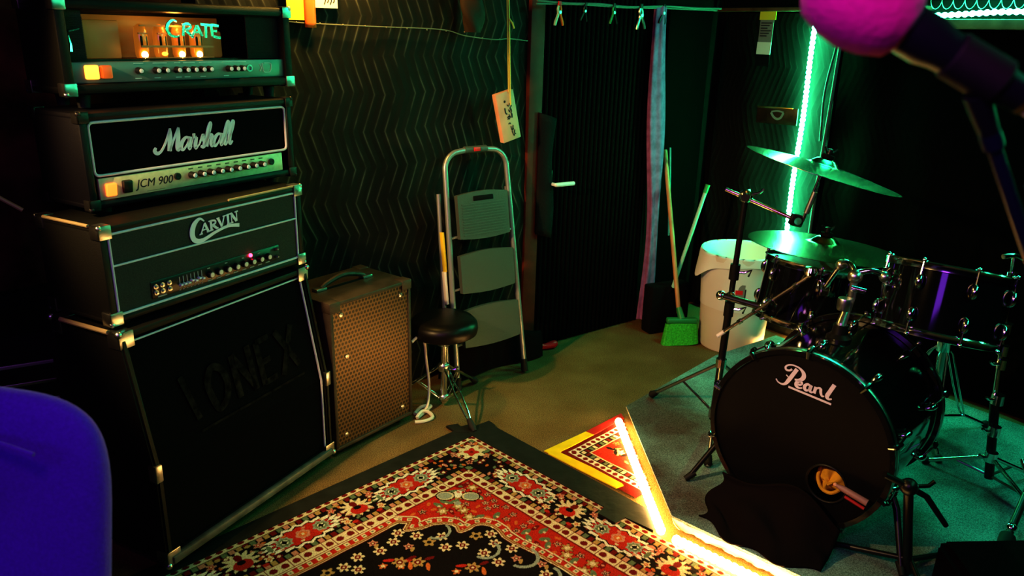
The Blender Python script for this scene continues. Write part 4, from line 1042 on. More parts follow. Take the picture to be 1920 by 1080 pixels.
# ------------------------------------------------------------------ drum riser, its carpet and the warm light strips
RH = .07
t = thing('drum_riser', 'low plywood drum riser with a glowing warm light at its edge', 'riser', (0, 0, 0))
inset = [(.560, 2.92), (.600, 2.245), (.84, 2.03), (1.22, 1.70), (2.18, 1.6), (2.75, 2.12), (1.42, 3.84), (1.03, 3.52)]
MB().slab(inset, .012, RH - .002).build('platform', 'plywood', t, smooth=0)
def wavy(a, b, n=26):
    A, B = Vector((*a, 0)), Vector((*b, 0)); return [A.lerp(B, i / n) for i in range(n + 1)]
fl = MB()
for a, b in ((RISER[0], RISER[1]), (RISER[1], RISER[2]), (RISER[2], RISER[3])):
    L_ = wavy(a, b); nrm = Vector((L_[0].y - L_[-1].y, L_[-1].x - L_[0].x, 0)).normalized() * -1
    prev = None
    for i, q in enumerate(L_):
        wv = .004 * math.sin(i * .9) + .003 * math.sin(i * 2.3)
        c_ = [fl.bm.verts.new((q.x - nrm.x * (.040 - wv), q.y - nrm.y * (.040 - wv), .010)), fl.bm.verts.new((q.x - nrm.x * (.018), q.y - nrm.y * .018, RH * .55)), fl.bm.verts.new((q.x, q.y, RH - .001 + wv * .3))]
        if prev: fl.bm.faces.new((prev[0], c_[0], c_[1], prev[1])); fl.bm.faces.new((prev[1], c_[1], c_[2], prev[2]))
        prev = c_
fl.build('edge_fascia', mat('pale_crinkled_fascia', (.50, .42, .28), .55, noise=.45, nscale=22, bump=.5, bscale=30), t, smooth=180)
o = MB().slab(RISER, RH, RH + .008).build('drum_carpet', 'drumrug', smooth=0); tag(o, 'grey green carpet with teal light painted in, spread over the riser under the drum kit', 'carpet')
def rope(pts, r_, step, name, m, label, core=.6):
    P = [Vector(q) for q in pts]; b = MB().path([tuple(q) for q in P], r_ * core, 8)
    for a, c in zip(P, P[1:]):
        n = max(1, int((c - a).length / step))
        for i in range(n): q = a.lerp(c, (i + .5) / n); b.ball(tuple(q), r_, seg=8)
    o = b.build(name, m); tag(o, label, 'light strip'); return o
rope([(.476, 2.99, .018), (.526, 2.206, .018)], .0165, .022, 'light_strip', 'ledwarm', 'warm white light strip along the left edge of the drum riser')
rope([(.560, 2.172, .018), (.80, 1.962, .018), (1.1, 1.71, .018)], .0165, .022, 'light_strip', 'ledwarm', 'warm white light strip along the front edge of the drum riser')
rope([(1.36, 3.80, .016), (1.60, 4.05, .016)], .010, .02, 'light_strip', 'ledwarm', 'warm light strip on the floor behind the riser next to the trash can')
# green strips on the right wall
vs = [rwall_pt(.645, z, .065 + .006 * math.sin(z * 9)) for z in np.linspace(.45, 1.70, 14)]
rope([tuple(q) for q in vs], .0135, .024, 'light_strip', 'ledgreen', 'vertical bright green light strip on the quilted blanket behind the cymbals')
hs = [rwall_pt(q, 1.728 + .008 * math.sin(q * 9), .10) for q in np.linspace(1.04, 3.2, 20)]
rope([tuple(q) for q in hs], .013, .024, 'light_strip', 'ledgreen2', 'horizontal green light strip along the rail behind the microphone')
o = MB().box2((1.02, -.125, 1.665), (3.3, -.015, 1.705), .004).build('wall_rail', 'darkwood', loc=CORNER, rot=(0, 0, RB)); tag(o, 'dark wooden rail carrying the horizontal green light strip', 'rail')
b = MB(); hx = []
for i in range(160): a = i * .55; hx.append(tuple(rwall_pt(1.20 + i * .0042, 1.770 + .022 * math.cos(a), .075 + .02 * math.sin(a))))
b.path(hx, .0015, 6); o = b.build('coiled_cable', mat('pale_coil', (.3, .36, .33), .4)); tag(o, 'pale coiled cable lying along the rail above the horizontal green strip', 'cable')

# tag and plaque on that wall
t = thing('hanging_tag', 'yellow topped printed tag hanging on the blanket left of the green strip', 'tag', rwall_pt(.36, 1.60, .062), (0, 0, RB))
MB().box2((-.050, -.004, .100), (.050, -.001, .160)).build('tag_header', 'yellowpaper', t, smooth=0)
MB().box2((-.044, -.003, -.015), (.040, -.001, .100)).build('tag_card', 'label', t, smooth=0)
b = MB()
for i in range(6): b.box2((-.036, -.0042, .082 - i * .013), (.030 - .012 * (i % 3), -.003, .087 - i * .013))
b.build('tag_print', 'ink', t, smooth=0)
MB().box2((-.046, -.004, -.075), (.040, -.001, -.012)).build('tag_panel', 'whitepaper', t, smooth=0)
MB().box2((-.046, -.003, -.135), (.040, -.001, -.075)).build('tag_foot', 'blackmatte', t, smooth=0)
t = thing('wall_plaque', 'small dark brown plaque with painted eye-like reflection left of the green strip', 'plaque', rwall_pt(.49, 1.215, .066), (0, R(-1.5), RB))
MB().box2((-.120, -.008, -.044), (.13, .0, .044), .002).build('plate', 'tin', t)
MB().box2((-.120, -.010, .036), (.10, .0, .046), .002).build('top_edge', 'brass', t)
b = MB().ribbon([(-.03, .016), (-.012, -.006), (.012, -.016), (.034, -.006), (.045, .018)], .006, -.008).ribbon([(-.028, .02), (.008, .026), (.046, .02)], .004, -.008)
b.build('eye_reflection', mat('pale_green_reflection', (.18, .32, .26), .4), t)  # eye-shaped reflection painted onto the plaque as pale strokes

# ------------------------------------------------------------------ drum kit
RZ = RH + .008
t = thing('bass_drum', 'black bass drum with lilac script logo and cloth showing in its port', 'drum', (.912, 2.17, RZ), (0, 0, R(-42.5)))
BZ = .322; BR = .280; DEPTH = .475
YAX = Matrix.Translation((0, 0, BZ)) @ Matrix.Rotation(-PI / 2, 4, 'X')       # lathe z -> +y
MB().lathe([(BR, .02), (BR, DEPTH)], YAX, 64, cap=False).build('shell', 'gloss', t)
for y0, y1, nm in ((-.006, .036, 'front_hoop'), (DEPTH - .02, DEPTH + .022, 'back_hoop')):
    hp = MB().lathe([(BR + .002, y0), (BR + .017, y0), (BR + .017, y1), (BR + .002, y1), (BR + .002, y0)], YAX, 72, cap=False).build(nm, 'hoop', t)
    MB().lathe([(BR + .0172, y0 + .013), (BR + .0185, y0 + .016), (BR + .0185, y1 - .016), (BR + .0172, y1 - .013)], YAX, 72, cap=False).build('inlay', 'steel', hp)
# front head with an off-centre port
hb = MB(); n = 64; px, pz, pr = .112, -.11, .060
outer = [hb.bm.verts.new((BR * 1.005 * math.cos(2 * PI * i / n), .004, BZ + BR * 1.005 * math.sin(2 * PI * i / n))) for i in range(n)]
inner = [hb.bm.verts.new((px + pr * math.cos(2 * PI * i / n), .004, BZ + pz + pr * math.sin(2 * PI * i / n))) for i in range(n)]
for i in range(n): hb.bm.faces.new((outer[i], outer[(i + 1) % n], inner[(i + 1) % n], inner[i]))
fh = hb.build('front_head', 'head', t)
MB().lathe([(BR, .0), (.0001, .0)], YAX @ Matrix.Translation((0, 0, DEPTH - .005)), 48, cap=False).build('back_head', 'clearhead', t)
MB().path([(px + (pr + .002) * math.cos(2 * PI * i / 40), .003, BZ + pz + (pr + .002) * math.sin(2 * PI * i / 40)) for i in range(40)], .004, 8, closed=True).build('port_ring', 'blackpanel', fh)
lg = MB()
def D(pts, r_=.004, sm=5): lg.ribbon([(q[0], q[1] + BZ) + tuple(q[2:]) for q in pts], r_, .003, .0012, smooth=sm)
D([(-.047, .2285, .0035), (-.054, .222, .003), (-.064, .221, .0032), (-.068, .229, .0032), (-.060, .2385, .0025), (-.045, .2425, .0022), (-.024, .239, .003), (-.0095, .226, .0058), (-.0085, .212, .0068), (-.019, .2005, .005), (-.034, .1978, .0025)])
D([(-.0315, .2335, .0062), (-.042, .211, .0062), (-.053, .188, .0062), (-.061, .1745, .0045), (-.072, .1695, .0028), (-.085, .1725, .002), (-.0927, .181, .0022)])
D([(-.0625, .2045, .0015), (-.054, .1985, .0015)])
D([(-.0245, .1845, .003), (-.014, .1865, .0035), (-.0095, .1935, .0032), (-.0165, .1972, .0035), (-.0265, .190, .0052), (-.0265, .1795, .0052), (-.017, .1745, .0032), (-.007, .178, .002)])
D([(.0165, .1935, .003), (.007, .1955, .004), (-.0005, .186, .0052), (.003, .1755, .0045), (.0115, .1765, .003), (.0175, .189, .003)]); D([(.0195, .196, .0048), (.0165, .181, .005), (.021, .1735, .0035), (.028, .176, .002)])
D([(.0335, .1955, .0048), (.031, .173, .0048)]); D([(.0335, .187, .002), (.041, .1945, .003), (.0485, .193, .0042), (.0505, .182, .0042), (.0555, .1725, .003), (.062, .174, .002)])
D([(.0865, .2205, .0062), (.077, .196, .0062), (.0705, .177, .0062), (.0765, .1695, .0035), (.0855, .173, .0018)])
D([(-.050, .1675), (.0865, .1555)], .0032, 0)
lg.build('logo', 'logo', fh)['label'] = 'lilac white script logo'
for i in range(10):
    a = 2 * PI * (i + .5) / 10; ca, sa_ = math.cos(a), math.sin(a)
    def rd(r_, y): return (r_ * ca, y, BZ + r_ * sa_)
    for ya, yb, yl in ((-.010, .02, .10), (DEPTH + .026, DEPTH - .004, DEPTH - .10)):
        cl = MB().path([rd(BR + .002, ya), rd(BR + .022, ya), rd(BR + .028, (ya + yb) / 2), rd(BR + .030, yb)], [.006, .008, .009, .007], 8).build('claw_hook', 'chrome' if i % 3 else 'hoop', t)
        MB().cyl(rd(BR + .026, yb), rd(BR + .020, yl), .0032, seg=8).build('tension_rod', 'chrome', cl)
    for yl in (.11, DEPTH - .11):
        b = MB().path([rd(BR, yl - .024), rd(BR + .016, yl - .016), rd(BR + .020, yl), rd(BR + .016, yl + .016), rd(BR, yl + .024)], [.006, .010, .012, .010, .006], 10, smooth=3); b.build('lug', 'chrome', t)
for sg in (-1, 1):
    sp = MB().path([(sg * .255, .13, BZ - .10), (sg * .30, .10, BZ - .16), (sg * .365, .015, .014)], [.012, .0105, .0085], 12).build('spur', 'blackpanel', t)
    MB().path([(sg * .350, .035, .035), (sg * .372, .008, .010)], [.013, .010], 12).build('spur_tip', 'rubber', sp)
    MB().ball((sg * .27, .12, BZ - .12), .022, seg=12).build('spur_bracket', 'chrome', sp)
def drum_to_world(x, y, z):
    q = Matrix.Rotation(R(-42.5), 3, 'Z') @ Vector((x, y, z)); return (q.x + .912, q.y + 2.17, q.z + RZ)
# mustard cloth in the port
t = thing('cushion', 'mustard yellow cloth bundle showing through the bass drum port', 'cloth', drum_to_world(px, .075, BZ + pz - .0), (0, 0, R(-42.5)))
def cuf(u, v):
    a = 2 * PI * u; q = PI * v
    r_ = .058 * (1 + .10 * math.sin(3 * a + 2 * q) + .07 * math.sin(5 * a - 3 * q))
    return (r_ * math.sin(q) * math.cos(a), -r_ * .95 * math.cos(q), r_ * 1.05 * math.sin(q) * math.sin(a))
MB().grid(cuf, 49, 25).build('cloth_bundle', 'yellowcloth', t, smooth=180)
b = MB().path([(-.035, -.036, .035), (-.034, -.052, .0), (-.015, -.058, -.03), (.015, -.057, -.034), (.035, -.044, -.018)], .006, 8, smooth=4); b.path([(.0, -.058, -.01), (.022, -.055, .012)], .004, 8); b.build('fold', 'yellowcloth', t)
# drum stick resting against the head
t = thing('drum_mallet', 'drum mallet with wooden tip and red grip resting against the bass drum head', 'mallet', drum_to_world(.20, -.020, BZ - .10), (0, 0, R(-42.5)))
MB().path([(-.052, 0, .012), (-.03, 0, .009), (.045, .0, -.006)], [.005, .010, .011], 10).build('shaft', mat('mauve_wood', (.32, .17, .17), .5), t)
MB().ball((-.054, 0, .0125), .0065, seg=10).build('tip', 'wood', t); MB().path([(-.02, -.004, -.012), (.04, -.004, -.026)], .005, 8).build('grip', 'redtape', t)

# toms
def make_tom(label, loc, tilt, rad, hgt, nl):
    t = thing('tom_drum', label, 'drum', loc, tilt)
    MB().lathe([(rad, .02), (rad, hgt - .02)], None, 56, cap=False).build('shell', 'gloss', t)
    for z, nm in ((hgt - .018, 'top_hoop'), (.0, 'bottom_hoop')):
        up = 1 if z > .05 else -1; zc = z + .009
        MB().lathe([(rad + .002, zc - .012), (rad + .010, zc - .010), (rad + .010, zc + .004), (rad + .013, zc + .010), (rad + .010, zc + .014), (rad + .004, zc + .012), (rad + .002, zc - .012)], None, 56, cap=False).build(nm, 'chrome', t)
    MB().lathe([(rad + .004, hgt - .006), (.0001, hgt - .005)], None, 48, cap=False).build('batter_head', 'clearhead', t)
    MB().lathe([(rad + .004, .004), (.0001, .004)], None, 48, cap=False).build('resonant_head', 'head', t)
    for i in range(nl):
        a = 2 * PI * (i + .35) / nl; ca, sa_ = math.cos(a), math.sin(a)
        for z0_, z1_, zr in ((hgt - .075, hgt - .045, hgt), (.045, .075, .0)):
            zm = (z0_ + z1_) / 2
            lu = MB().path([(rad * ca, rad * sa_, z0_ - .008), ((rad + .012) * ca, (rad + .012) * sa_, z0_), ((rad + .016) * ca, (rad + .016) * sa_, zm), ((rad + .012) * ca, (rad + .012) * sa_, z1_), (rad * ca, rad * sa_, z1_ + .008)], [.004, .009, .011, .009, .004], 10, smooth=3).build('lug', 'chrome', t)
            MB().cyl(((rad + .014) * ca, (rad + .014) * sa_, zm), ((rad + .012) * ca, (rad + .012) * sa_, zr + (.006 if zr else -.006)), .0032, seg=8).build('tension_rod', 'chrome', lu)
            MB().ball(((rad + .012) * ca, (rad + .012) * sa_, zr + (.008 if zr else .0)), .007, seg=8).build('tension_bolt', 'chrome', lu)
    return t
make_tom('black rack tom under the flat cymbal, left of the tom holder', (1.105, 2.80, .57), (R(-5), R(8), 0), .160, .235, 6)
make_tom('large black tom with mauve reflection stripe to the right of the tom holder', (1.375, 2.34, .700), (R(-7.5), R(13), R(20)), .182, .225, 8)
# tom holder
A = Vector(drum_to_world(.0, .235, BZ + BR)); B = Vector((1.118, 2.405, .885))
t = thing('tom_holder', 'chrome tom holder post with angled arms between the two toms', 'tom holder', tuple(A))
def rl(q): return tuple(Vector(q) - A)
MB().path([(0, 0, -.004), (0, 0, .05), rl((B.x, B.y, .80)), rl(B)], [.022, .016, .0125, .0125], 14).build('post', 'steel', t)
MB().lathe([(.040, -.004), (.040, .008), (.026, .02), (.022, .05)], None, 20).build('base_plate', 'blackpanel', t)
MB().lathe([(.021, .10), (.023, .105), (.023, .135), (.021, .14)], None, 16).build('memory_lock', 'steel', t)
for q1, q2, q3 in (((1.115, 2.45, .905), (1.118, 2.52, .88), (1.116, 2.625, .76)), ((1.16, 2.39, .900), (1.20, 2.375, .885), (1.215, 2.37, .84))):
    ar = MB().path([rl(B), rl(q1), rl(q2), rl(q3)], .0095, 12, smooth=4).build('arm', 'chrome', t)
    MB().ball(rl(q2), .019, seg=12).build('ball_clamp', 'steel', ar)
    MB().box(rl(q3), (.035, .035, .05), .006).build('mount_bracket', 'chrome', ar)
MB().ball(rl((B.x, B.y, B.z - .01)), .024, seg=14).build('top_clamp', 'steel', t)
MB().path([rl((B.x - .02, B.y - .03, B.z - .04)), rl((B.x + .02, B.y - .05, B.z - .045))], .010, 10).build('wing_bolt', 'chrome', t)

# cymbals
def make_cymbal(label, loc, rot, rad):
    t = thing('cymbal', label, 'cymbal', loc, rot)
    pr_ = [(.008, .034), (.02, .033), (.035, .027), (.048, .014), (.055, .009)]
    for i in range(1, 13):
        q = i / 12; pr_.append((.055 + (rad - .055) * q, .009 - .020 * q ** 1.3))
    low = [(a_, b_ - .0016) for a_, b_ in pr_[::-1]]
    MB().lathe(pr_ + low, None, 72, cap=False).build('bronze_plate', 'cymbal', t)
    MB().lathe([(.022, .034), (.022, .046), (.012, .048)], None, 16).build('felt_washer', 'blackcloth', t)
    wn = MB().lathe([(.009, .046), (.010, .066), (.0001, .07)], None, 12)
    wn.path([(-.024, 0, .072), (-.012, 0, .058), (.012, 0, .058), (.024, 0, .072)], [.004, .006, .006, .004], 8); wn.build('wing_nut', 'blackpanel', t)
    return t
crash_c = Vector((1.095, 2.74, 1.175))
make_cymbal('thin tilted crash cymbal in front of the green light strip', tuple(crash_c), (R(1), R(14.5), 0), .275)
ride_c = Vector((1.175, 2.82, .872))
make_cymbal('broad flat ride cymbal over the left tom', tuple(ride_c), (R(-2), R(4.5), 0), .278)

# crash stand with boom
SB = Vector((.835, 2.83, RZ)); top = Vector((.862, 2.84, 1.03))
t = thing('cymbal_stand', 'black and chrome boom cymbal stand left of the bass drum', 'cymbal stand', tuple(SB))
def sl2(q): return tuple(Vector(q) - SB)
def on(z): k = (z - RZ) / (1.03 - RZ); return Vector((SB.x + (top.x - SB.x) * k, SB.y + (top.y - SB.y) * k, z))
MB().cyl(sl2(on(.12)), sl2(on(.60)), .0145, seg=14).build('lower_tube', 'blackpanel', t)
MB().cyl(sl2(on(.58)), sl2(on(1.03)), .011, seg=14).build('upper_tube', 'blackpanel', t)
for z in (.60, .75): 
    cl = MB().cyl(sl2(on(z - .03)), sl2(on(z + .03)), .019, seg=14).build('tube_collar', 'blackpanel', t)
    q = on(z); MB().path([sl2(q), sl2(q + Vector((.035, -.01, .0))), sl2(q + Vector((.06, -.015, .012))), sl2(q + Vector((.05, -.015, -.014)))], [.006, .006, .005, .004], 8).build('wing_bolt', 'chrome', cl)
tl = MB().ball(sl2(top + Vector((0, 0, .015))), .026, seg=14); tl.cyl(sl2(top + Vector((-.01, -.03, .015))), sl2(top + Vector((.02, .035, .02))), .016, seg=12)
tl = tl.build('boom_tilter', 'chrome', t); MB().path([sl2(top + Vector((.02, .0, .02))), sl2(top + Vector((.05, -.01, .03))), sl2(top + Vector((.062, -.01, .045)))], .006, 8).build('wing_bolt', 'chrome', tl)
be = Vector((1.035, 2.765, .975))
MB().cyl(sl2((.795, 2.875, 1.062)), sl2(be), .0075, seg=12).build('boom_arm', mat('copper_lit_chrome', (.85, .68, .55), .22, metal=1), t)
MB().box(sl2(be), (.05, .03, .045), .008, rot=(0, R(15), 0)).build('tilter', 'blackpanel', t)
MB().cyl(sl2(be + Vector((.0, -.018, 0))), sl2(be + Vector((0, .03, 0))), .014, seg=12).build('tilter_pivot', 'chrome', t)
MB().cyl(sl2(be + Vector((.02, -.01, .0))), sl2(crash_c + Vector((.014, 0, .06))), .0062, seg=10).build('cymbal_rod', 'chrome', t)
MB().cyl(sl2(be + Vector((.028, -.012, .03))), sl2(be + Vector((.046, -.018, .11))), .010, seg=10).build('rod_sleeve', 'steel', t)
tc = on(.37); bc = on(.15)
for z_, nm in ((.37, 'leg_collar'), (.15, 'brace_collar')): MB().cyl(sl2(on(z_ - .018)), sl2(on(z_ + .018)), .021, seg=14).build(nm, 'chrome', t)
for fx, fy in ((.628, 3.10), (.745, 2.515), (1.16, 2.95)):
    f = Vector((fx, fy, RZ + .012)); v0 = (f - tc); 
    lg = MB().cyl(sl2(tc + v0 * .06), sl2(f), .0075, seg=10); l_ = lg.build('leg', 'steel', t)
    m_ = tc + v0 * .52; MB().cyl(sl2(bc), sl2(m_), .0055, seg=8).build('leg_brace', 'chrome', l_)
    MB().path([sl2(f - v0 * .10), sl2(f - v0 * .02), sl2(f + Vector((0, 0, .002)))], [.011, .017, .012], 12).build('rubber_foot', 'rubber', l_)
# second small boom clamped on the stand
t = thing('boom_clamp', 'small clamp arm with a diagonal chrome rod crossing in front of the rack tom', 'boom arm', (.838, 2.82, .655))
Q = Vector((.838, 2.82, .655))
def ql(q): return tuple(Vector(q) - Q)
MB().cyl(ql((.79, 2.80, .668)), ql((.945, 2.72, .648)), .013, seg=12).build('clamp_arm', 'blackpanel', t)
for q in ((.80, 2.795, .667), (.838, 2.80, .662), (.94, 2.72, .65)): MB().ball(ql(q), .019, seg=12).build('clamp_knob', 'chrome', t)
rd0, rd1 = Vector((.79, 2.73, .528)), Vector((1.035, 2.56, .826))
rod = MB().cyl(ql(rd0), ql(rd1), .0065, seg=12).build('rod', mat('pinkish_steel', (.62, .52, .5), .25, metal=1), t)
for k in (.25, .42, .6, .85): q = rd0.lerp(rd1, k); e = (rd1 - rd0).normalized() * .008; MB().cyl(ql(q - e), ql(q + e), .0095, seg=12).build('rod_ring', 'chrome', rod)
MB().cyl(ql(rd0 - (rd1 - rd0) * .01), ql(rd0 + (rd1 - rd0) * .07), .0078, seg=12).build('rod_tip', 'white', rod)
MB().lathe([(.0001, .0), (.02, .004), (.025, .016), (.02, .03), (.0001, .034)], Matrix.Translation(ql(rd1)) , 16).build('rod_cap', 'chrome', rod)
# ride stand behind the rack tom
RS = Vector((1.245, 3.05, RZ))
t = thing('cymbal_stand', 'straight cymbal stand holding the flat ride cymbal from behind the left tom', 'cymbal stand', tuple(RS))
MB().cyl((0, 0, .06), (0, 0, .77), .012, seg=12).build('tube', 'blackpanel', t)
MB().path([(0, 0, .75), (-.035, -.12, .785), tuple(ride_c - RS + Vector((-.0, .0, -.02)))], .008, 10).build('arm', 'blackpanel', t)
MB().cyl(tuple(ride_c - RS + Vector((0, 0, -.03))), tuple(ride_c - RS + Vector((.006, .003, .062))), .004, seg=8).build('cymbal_rod', 'chrome', t)
for a in (40, 160, 280):
    ca, sa_ = math.cos(R(a)), math.sin(R(a)); l_ = MB().cyl((ca * .01, sa_ * .01, .28), (ca * .24, sa_ * .24, .014), .007, seg=8).build('leg', 'steel', t); MB().ball((ca * .24, sa_ * .24, .015), .014, seg=8).build('rubber_foot', 'rubber', l_)
# snare stand (seen under the big tom)
SS = Vector((1.745, 2.86, RZ))
t = thing('snare_stand', 'chrome folding snare stand with looped struts right of the bass drum', 'drum stand', tuple(SS))
MB().cyl((0, 0, .06), (-.02, -.01, .46), .014, seg=14).build('tube', 'steel', t)
MB().lathe([(.024, .36), (.027, .365), (.027, .42), (.022, .425)], Matrix.Translation((-.018, -.008, 0)), 16).build('collar', 'chrome', t)
for a in (-110, 10, 130):
    ca, sa_ = math.cos(R(a)), math.sin(R(a)); pq = Vector((-sa_, ca, 0))
    b = MB()
    for k in (-1, 1):
        b.path([tuple(Vector((ca * q - .018, sa_ * q, z)) + pq * k * e) for q, z, e in ((.02, .375, .008), (.04, .35, .017), (.10, .20, .017), (.155, .075, .013), (.165, .06, .006))], .0042, 8)
    b.path([(ca * .165 - .018, sa_ * .165, .06), (ca * .02, sa_ * .02, .07)], .006, 8)
    b.path([(ca * .16 - .018, sa_ * .16, .065), (ca * .26, sa_ * .26, .012)], .007, 8)
    l_ = b.build('leg', 'chrome', t); MB().ball((ca * .262, sa_ * .262, .014), .016, seg=10).build('rubber_foot', 'rubber', l_)
for a in (-60, 60, 180):
    ca, sa_ = math.cos(R(a)), math.sin(R(a)); MB().path([(-.02, -.01, .45), (ca * .08, sa_ * .08, .46), (ca * .15, sa_ * .15, .485), (ca * .152, sa_ * .152, .51)], .006, 8).build('basket_arm', 'chrome', t)
# right hand stand
HS = Vector((1.745, 2.44, RZ))
t = thing('hihat_stand', 'tall chrome and black stand at the right edge behind the large tom', 'cymbal stand', tuple(HS))
def hl(x, y, z): return (x - HS.x, y - HS.y, z - RZ)
MB().cyl(hl(1.742, 2.44, RZ + .04), hl(1.715, 2.47, .42), .0155, seg=14).build('lower_tube', 'blackpanel', t)
MB().cyl(hl(1.715, 2.47, .40), hl(1.685, 2.50, .93), .0085, seg=12).build('upper_tube', 'chrome', t)
for z, rr in ((.42, .022), (.30, .021), (.20, .021), (.60, .017), (.68, .02), (.55, .016), (.86, .018)):
    k = (z - RZ) / (.93 - RZ); c_ = Vector((1.745 - .06 * k, 2.44 + .06 * k, z)); cl = MB().cyl(hl(c_.x, c_.y, z - .018), hl(c_.x, c_.y, z + .018), rr, seg=12).build('collar', 'chrome', t)
    MB().path([hl(c_.x, c_.y, z), hl(c_.x - .04, c_.y - .012, z + .004), hl(c_.x - .052, c_.y - .014, z + .014)], .0055, 8).build('wing_bolt', 'chrome', cl)
MB().path([hl(1.70, 2.485, .93), hl(1.66, 2.47, .945), hl(1.62, 2.46, .94)], .009, 10).build('top_arm', 'chrome', t)
for fx, fy in ((1.60, 2.60), (1.80, 2.20), (1.95, 2.52)):
    f = Vector((fx, fy, RZ + .012)); k0 = Vector((1.735, 2.45, .20))
    l_ = MB().cyl(hl(*k0), hl(*f), .0075, seg=10).build('leg', 'chrome', t)
    MB().cyl(hl(1.742, 2.44, RZ + .05), hl(*(k0.lerp(f, .55))), .005, seg=8).build('leg_brace', 'steel', l_)
    MB().ball(hl(*f), .016, seg=10).build('rubber_foot', 'rubber', l_)
# bass drum pedal
q0 = drum_to_world(.02, DEPTH + .075, 0)
t = thing('bass_drum_pedal', 'chrome bass drum pedal clamped behind the bass drum', 'pedal', q0, (0, 0, R(-42.5)))
MB().box((0, .16, .035), (.09, .30, .012), .005, rot=(R(8), 0, 0)).build('footboard', 'steel', t)
MB().box((0, .08, .006), (.10, .25, .012), .003).build('base_plate', 'blackpanel', t)
MB().path([(-.06, .02, .008), (-.06, .02, .20), (.06, .02, .20), (.06, .02, .008)], .010, 10).build('frame', 'chrome', t)
bt = MB().cyl((0, .02, .20), (0, .02, .32), .0045, seg=8).build('beater_rod', 'chrome', t); MB().ball((0, .015, .33), .026, seg=12).build('beater', 'blackcloth', bt)
# low microphone stand in front of the bass drum
MS = Vector((1.215, 1.945, RZ))
t = thing('microphone_stand', 'short black microphone stand standing at the right of the bass drum front', 'microphone stand', tuple(MS))
MB().cyl((0, 0, .01), (-.055, -.01, .30), .0135, seg=12).build('tube', 'blackpanel', t)
MB().ball((-.056, -.01, .31), .026, seg=12).build('clamp', 'blackpanel', t); MB().path([(-.056, -.01, .31), (.0, -.01, .315), (.015, -.01, .33)], .006, 8).build('wing_bolt', 'chrome', t)
MB().path([(-.13, -.005, .345), (-.056, -.01, .31), (.0, -.012, .28), (.07, -.02, .19)], [.010, .010, .009, .008], 10).build('boom', 'blackpanel', t)
for ax, ay in ((-.18, .13), (.21, .10), (-.02, -.20)):
    l_ = MB().cyl((0, 0, .055), (ax, ay, .011), .0085, seg=10).build('leg', 'blackpanel', t); MB().ball((ax, ay, .012), .0125, seg=8).build('rubber_foot', 'rubber', l_)
# black cloth draped at the front of the bass drum
def clf(u, v):
    x = -.225 + .41 * u + .018 * math.sin(v * 9) * (1 - u); y = -.150 + .135 * v - .055 * math.sin(PI * u) * (1 - v) + .016 * math.sin(u * 15) * (1 - v)
    z = .008 + .055 * min(1, 3 * v) * (1 - v) * (.5 + .5 * math.sin(u * 13 + v * 5)) * math.sin(PI * u) ** .5 + .02 * math.sin(v * 11 + u * 6) * v * (1 - v) + .15 * v ** 1.8 * (1 - (u - .45) ** 2 * 1.2) * (1 - .2 * math.sin(u * 7))
    return (x, min(y, -.030), max(.004, z))
o = MB().grid(clf, 46, 30).build('draped_cloth', 'blackcloth', smooth=180, loc=(.912, 2.17, RZ), rot=(0, 0, R(-42.5))); o.modifiers.new('t', 'SOLIDIFY').thickness = .006
tag(o, 'black cloth bunched on the carpet against the front of the bass drum', 'cloth')
# low black box at the lower right and loose hardware
t = thing('stage_monitor', 'low black stage monitor cut off at the lower right corner', 'speaker', (1.285, 1.67, RZ), (0, 0, R(4)))
pf = [(0, 0), (0, .05), (.30, .17), (.36, .17), (.36, 0)]
q = MB().side([(a, b) for a, b in [(0, 0), (0, .10), (.22, .145), (.26, .145), (.26, 0)]], 0, .62); bmesh.ops.bevel(q.bm, geom=q.bm.edges[:], offset=.02, segments=3, affect='EDGES'); q.build('enclosure', 'blackcloth', t)
for x in (.30, .335): MB().ball((x, .12, .130), .014, seg=12).build('control_knob', 'brass' if x < .32 else 'chrome', t)
t = thing('folded_stand', 'loose chrome hardware bundle lying at the right edge above the monitor', 'stand hardware', (1.72, 2.22, RZ), (0, 0, R(20)))
MB().cyl((-.16, -.08, .03), (.12, .06, .16), .012, seg=12).build('tube', 'blackpanel', t)
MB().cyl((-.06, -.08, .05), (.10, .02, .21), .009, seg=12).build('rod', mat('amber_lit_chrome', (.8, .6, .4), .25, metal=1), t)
MB().cyl((.0, -.10, .02), (.06, .08, .19), .007, seg=12).build('rod', 'chrome', t); MB().cyl((.13, -.06, .0), (.06, .02, .19), .010, seg=12).build('tube', 'steel', t)
for q in ((-.12, -.06, .05), (.03, .0, .13), (.09, .03, .19), (.0, -.05, .10)): MB().ball(q, .018, seg=10).build('clamp', 'chrome', t)
MB().path([(-.2, -.1, .02), (-.15, -.075, .035)], [.02, .024], 12).build('rubber_foot', 'rubber', t)

# ------------------------------------------------------------------ foreground microphone on stand
t = thing('microphone', 'black microphone with hot pink foam windscreen in the near right foreground', 'microphone', (.262, .64, 1.632))
ax = Vector((.125, -.03, -.068)).normalized()
mxa = ax.to_track_quat('Z', 'Y').to_matrix().to_4x4()
MB().lathe([(.0001, -.042), (.016, -.040), (.029, -.030), (.0355, -.012), (.037, .006), (.034, .024), (.027, .040), (.020, .044), (.0001, .044)], mxa, 36).build('windscreen', 'pinkfoam', t)
MB().lathe([(.0001, .03), (.0195, .031), (.0195, .062), (.0165, .075), (.0125, .150), (.0118, .152), (.0001, .152)], mxa, 28).build('body', 'micbody', t)
MB().lathe([(.0105, .152), (.0112, .153), (.0112, .168), (.009, .172), (.0001, .172)], mxa, 20).build('connector', 'mauve', t)
MB().lathe([(.0110, .1455), (.0128, .146), (.0128, .151), (.011, .152)], mxa, 20).build('end_ring', 'brass', t)
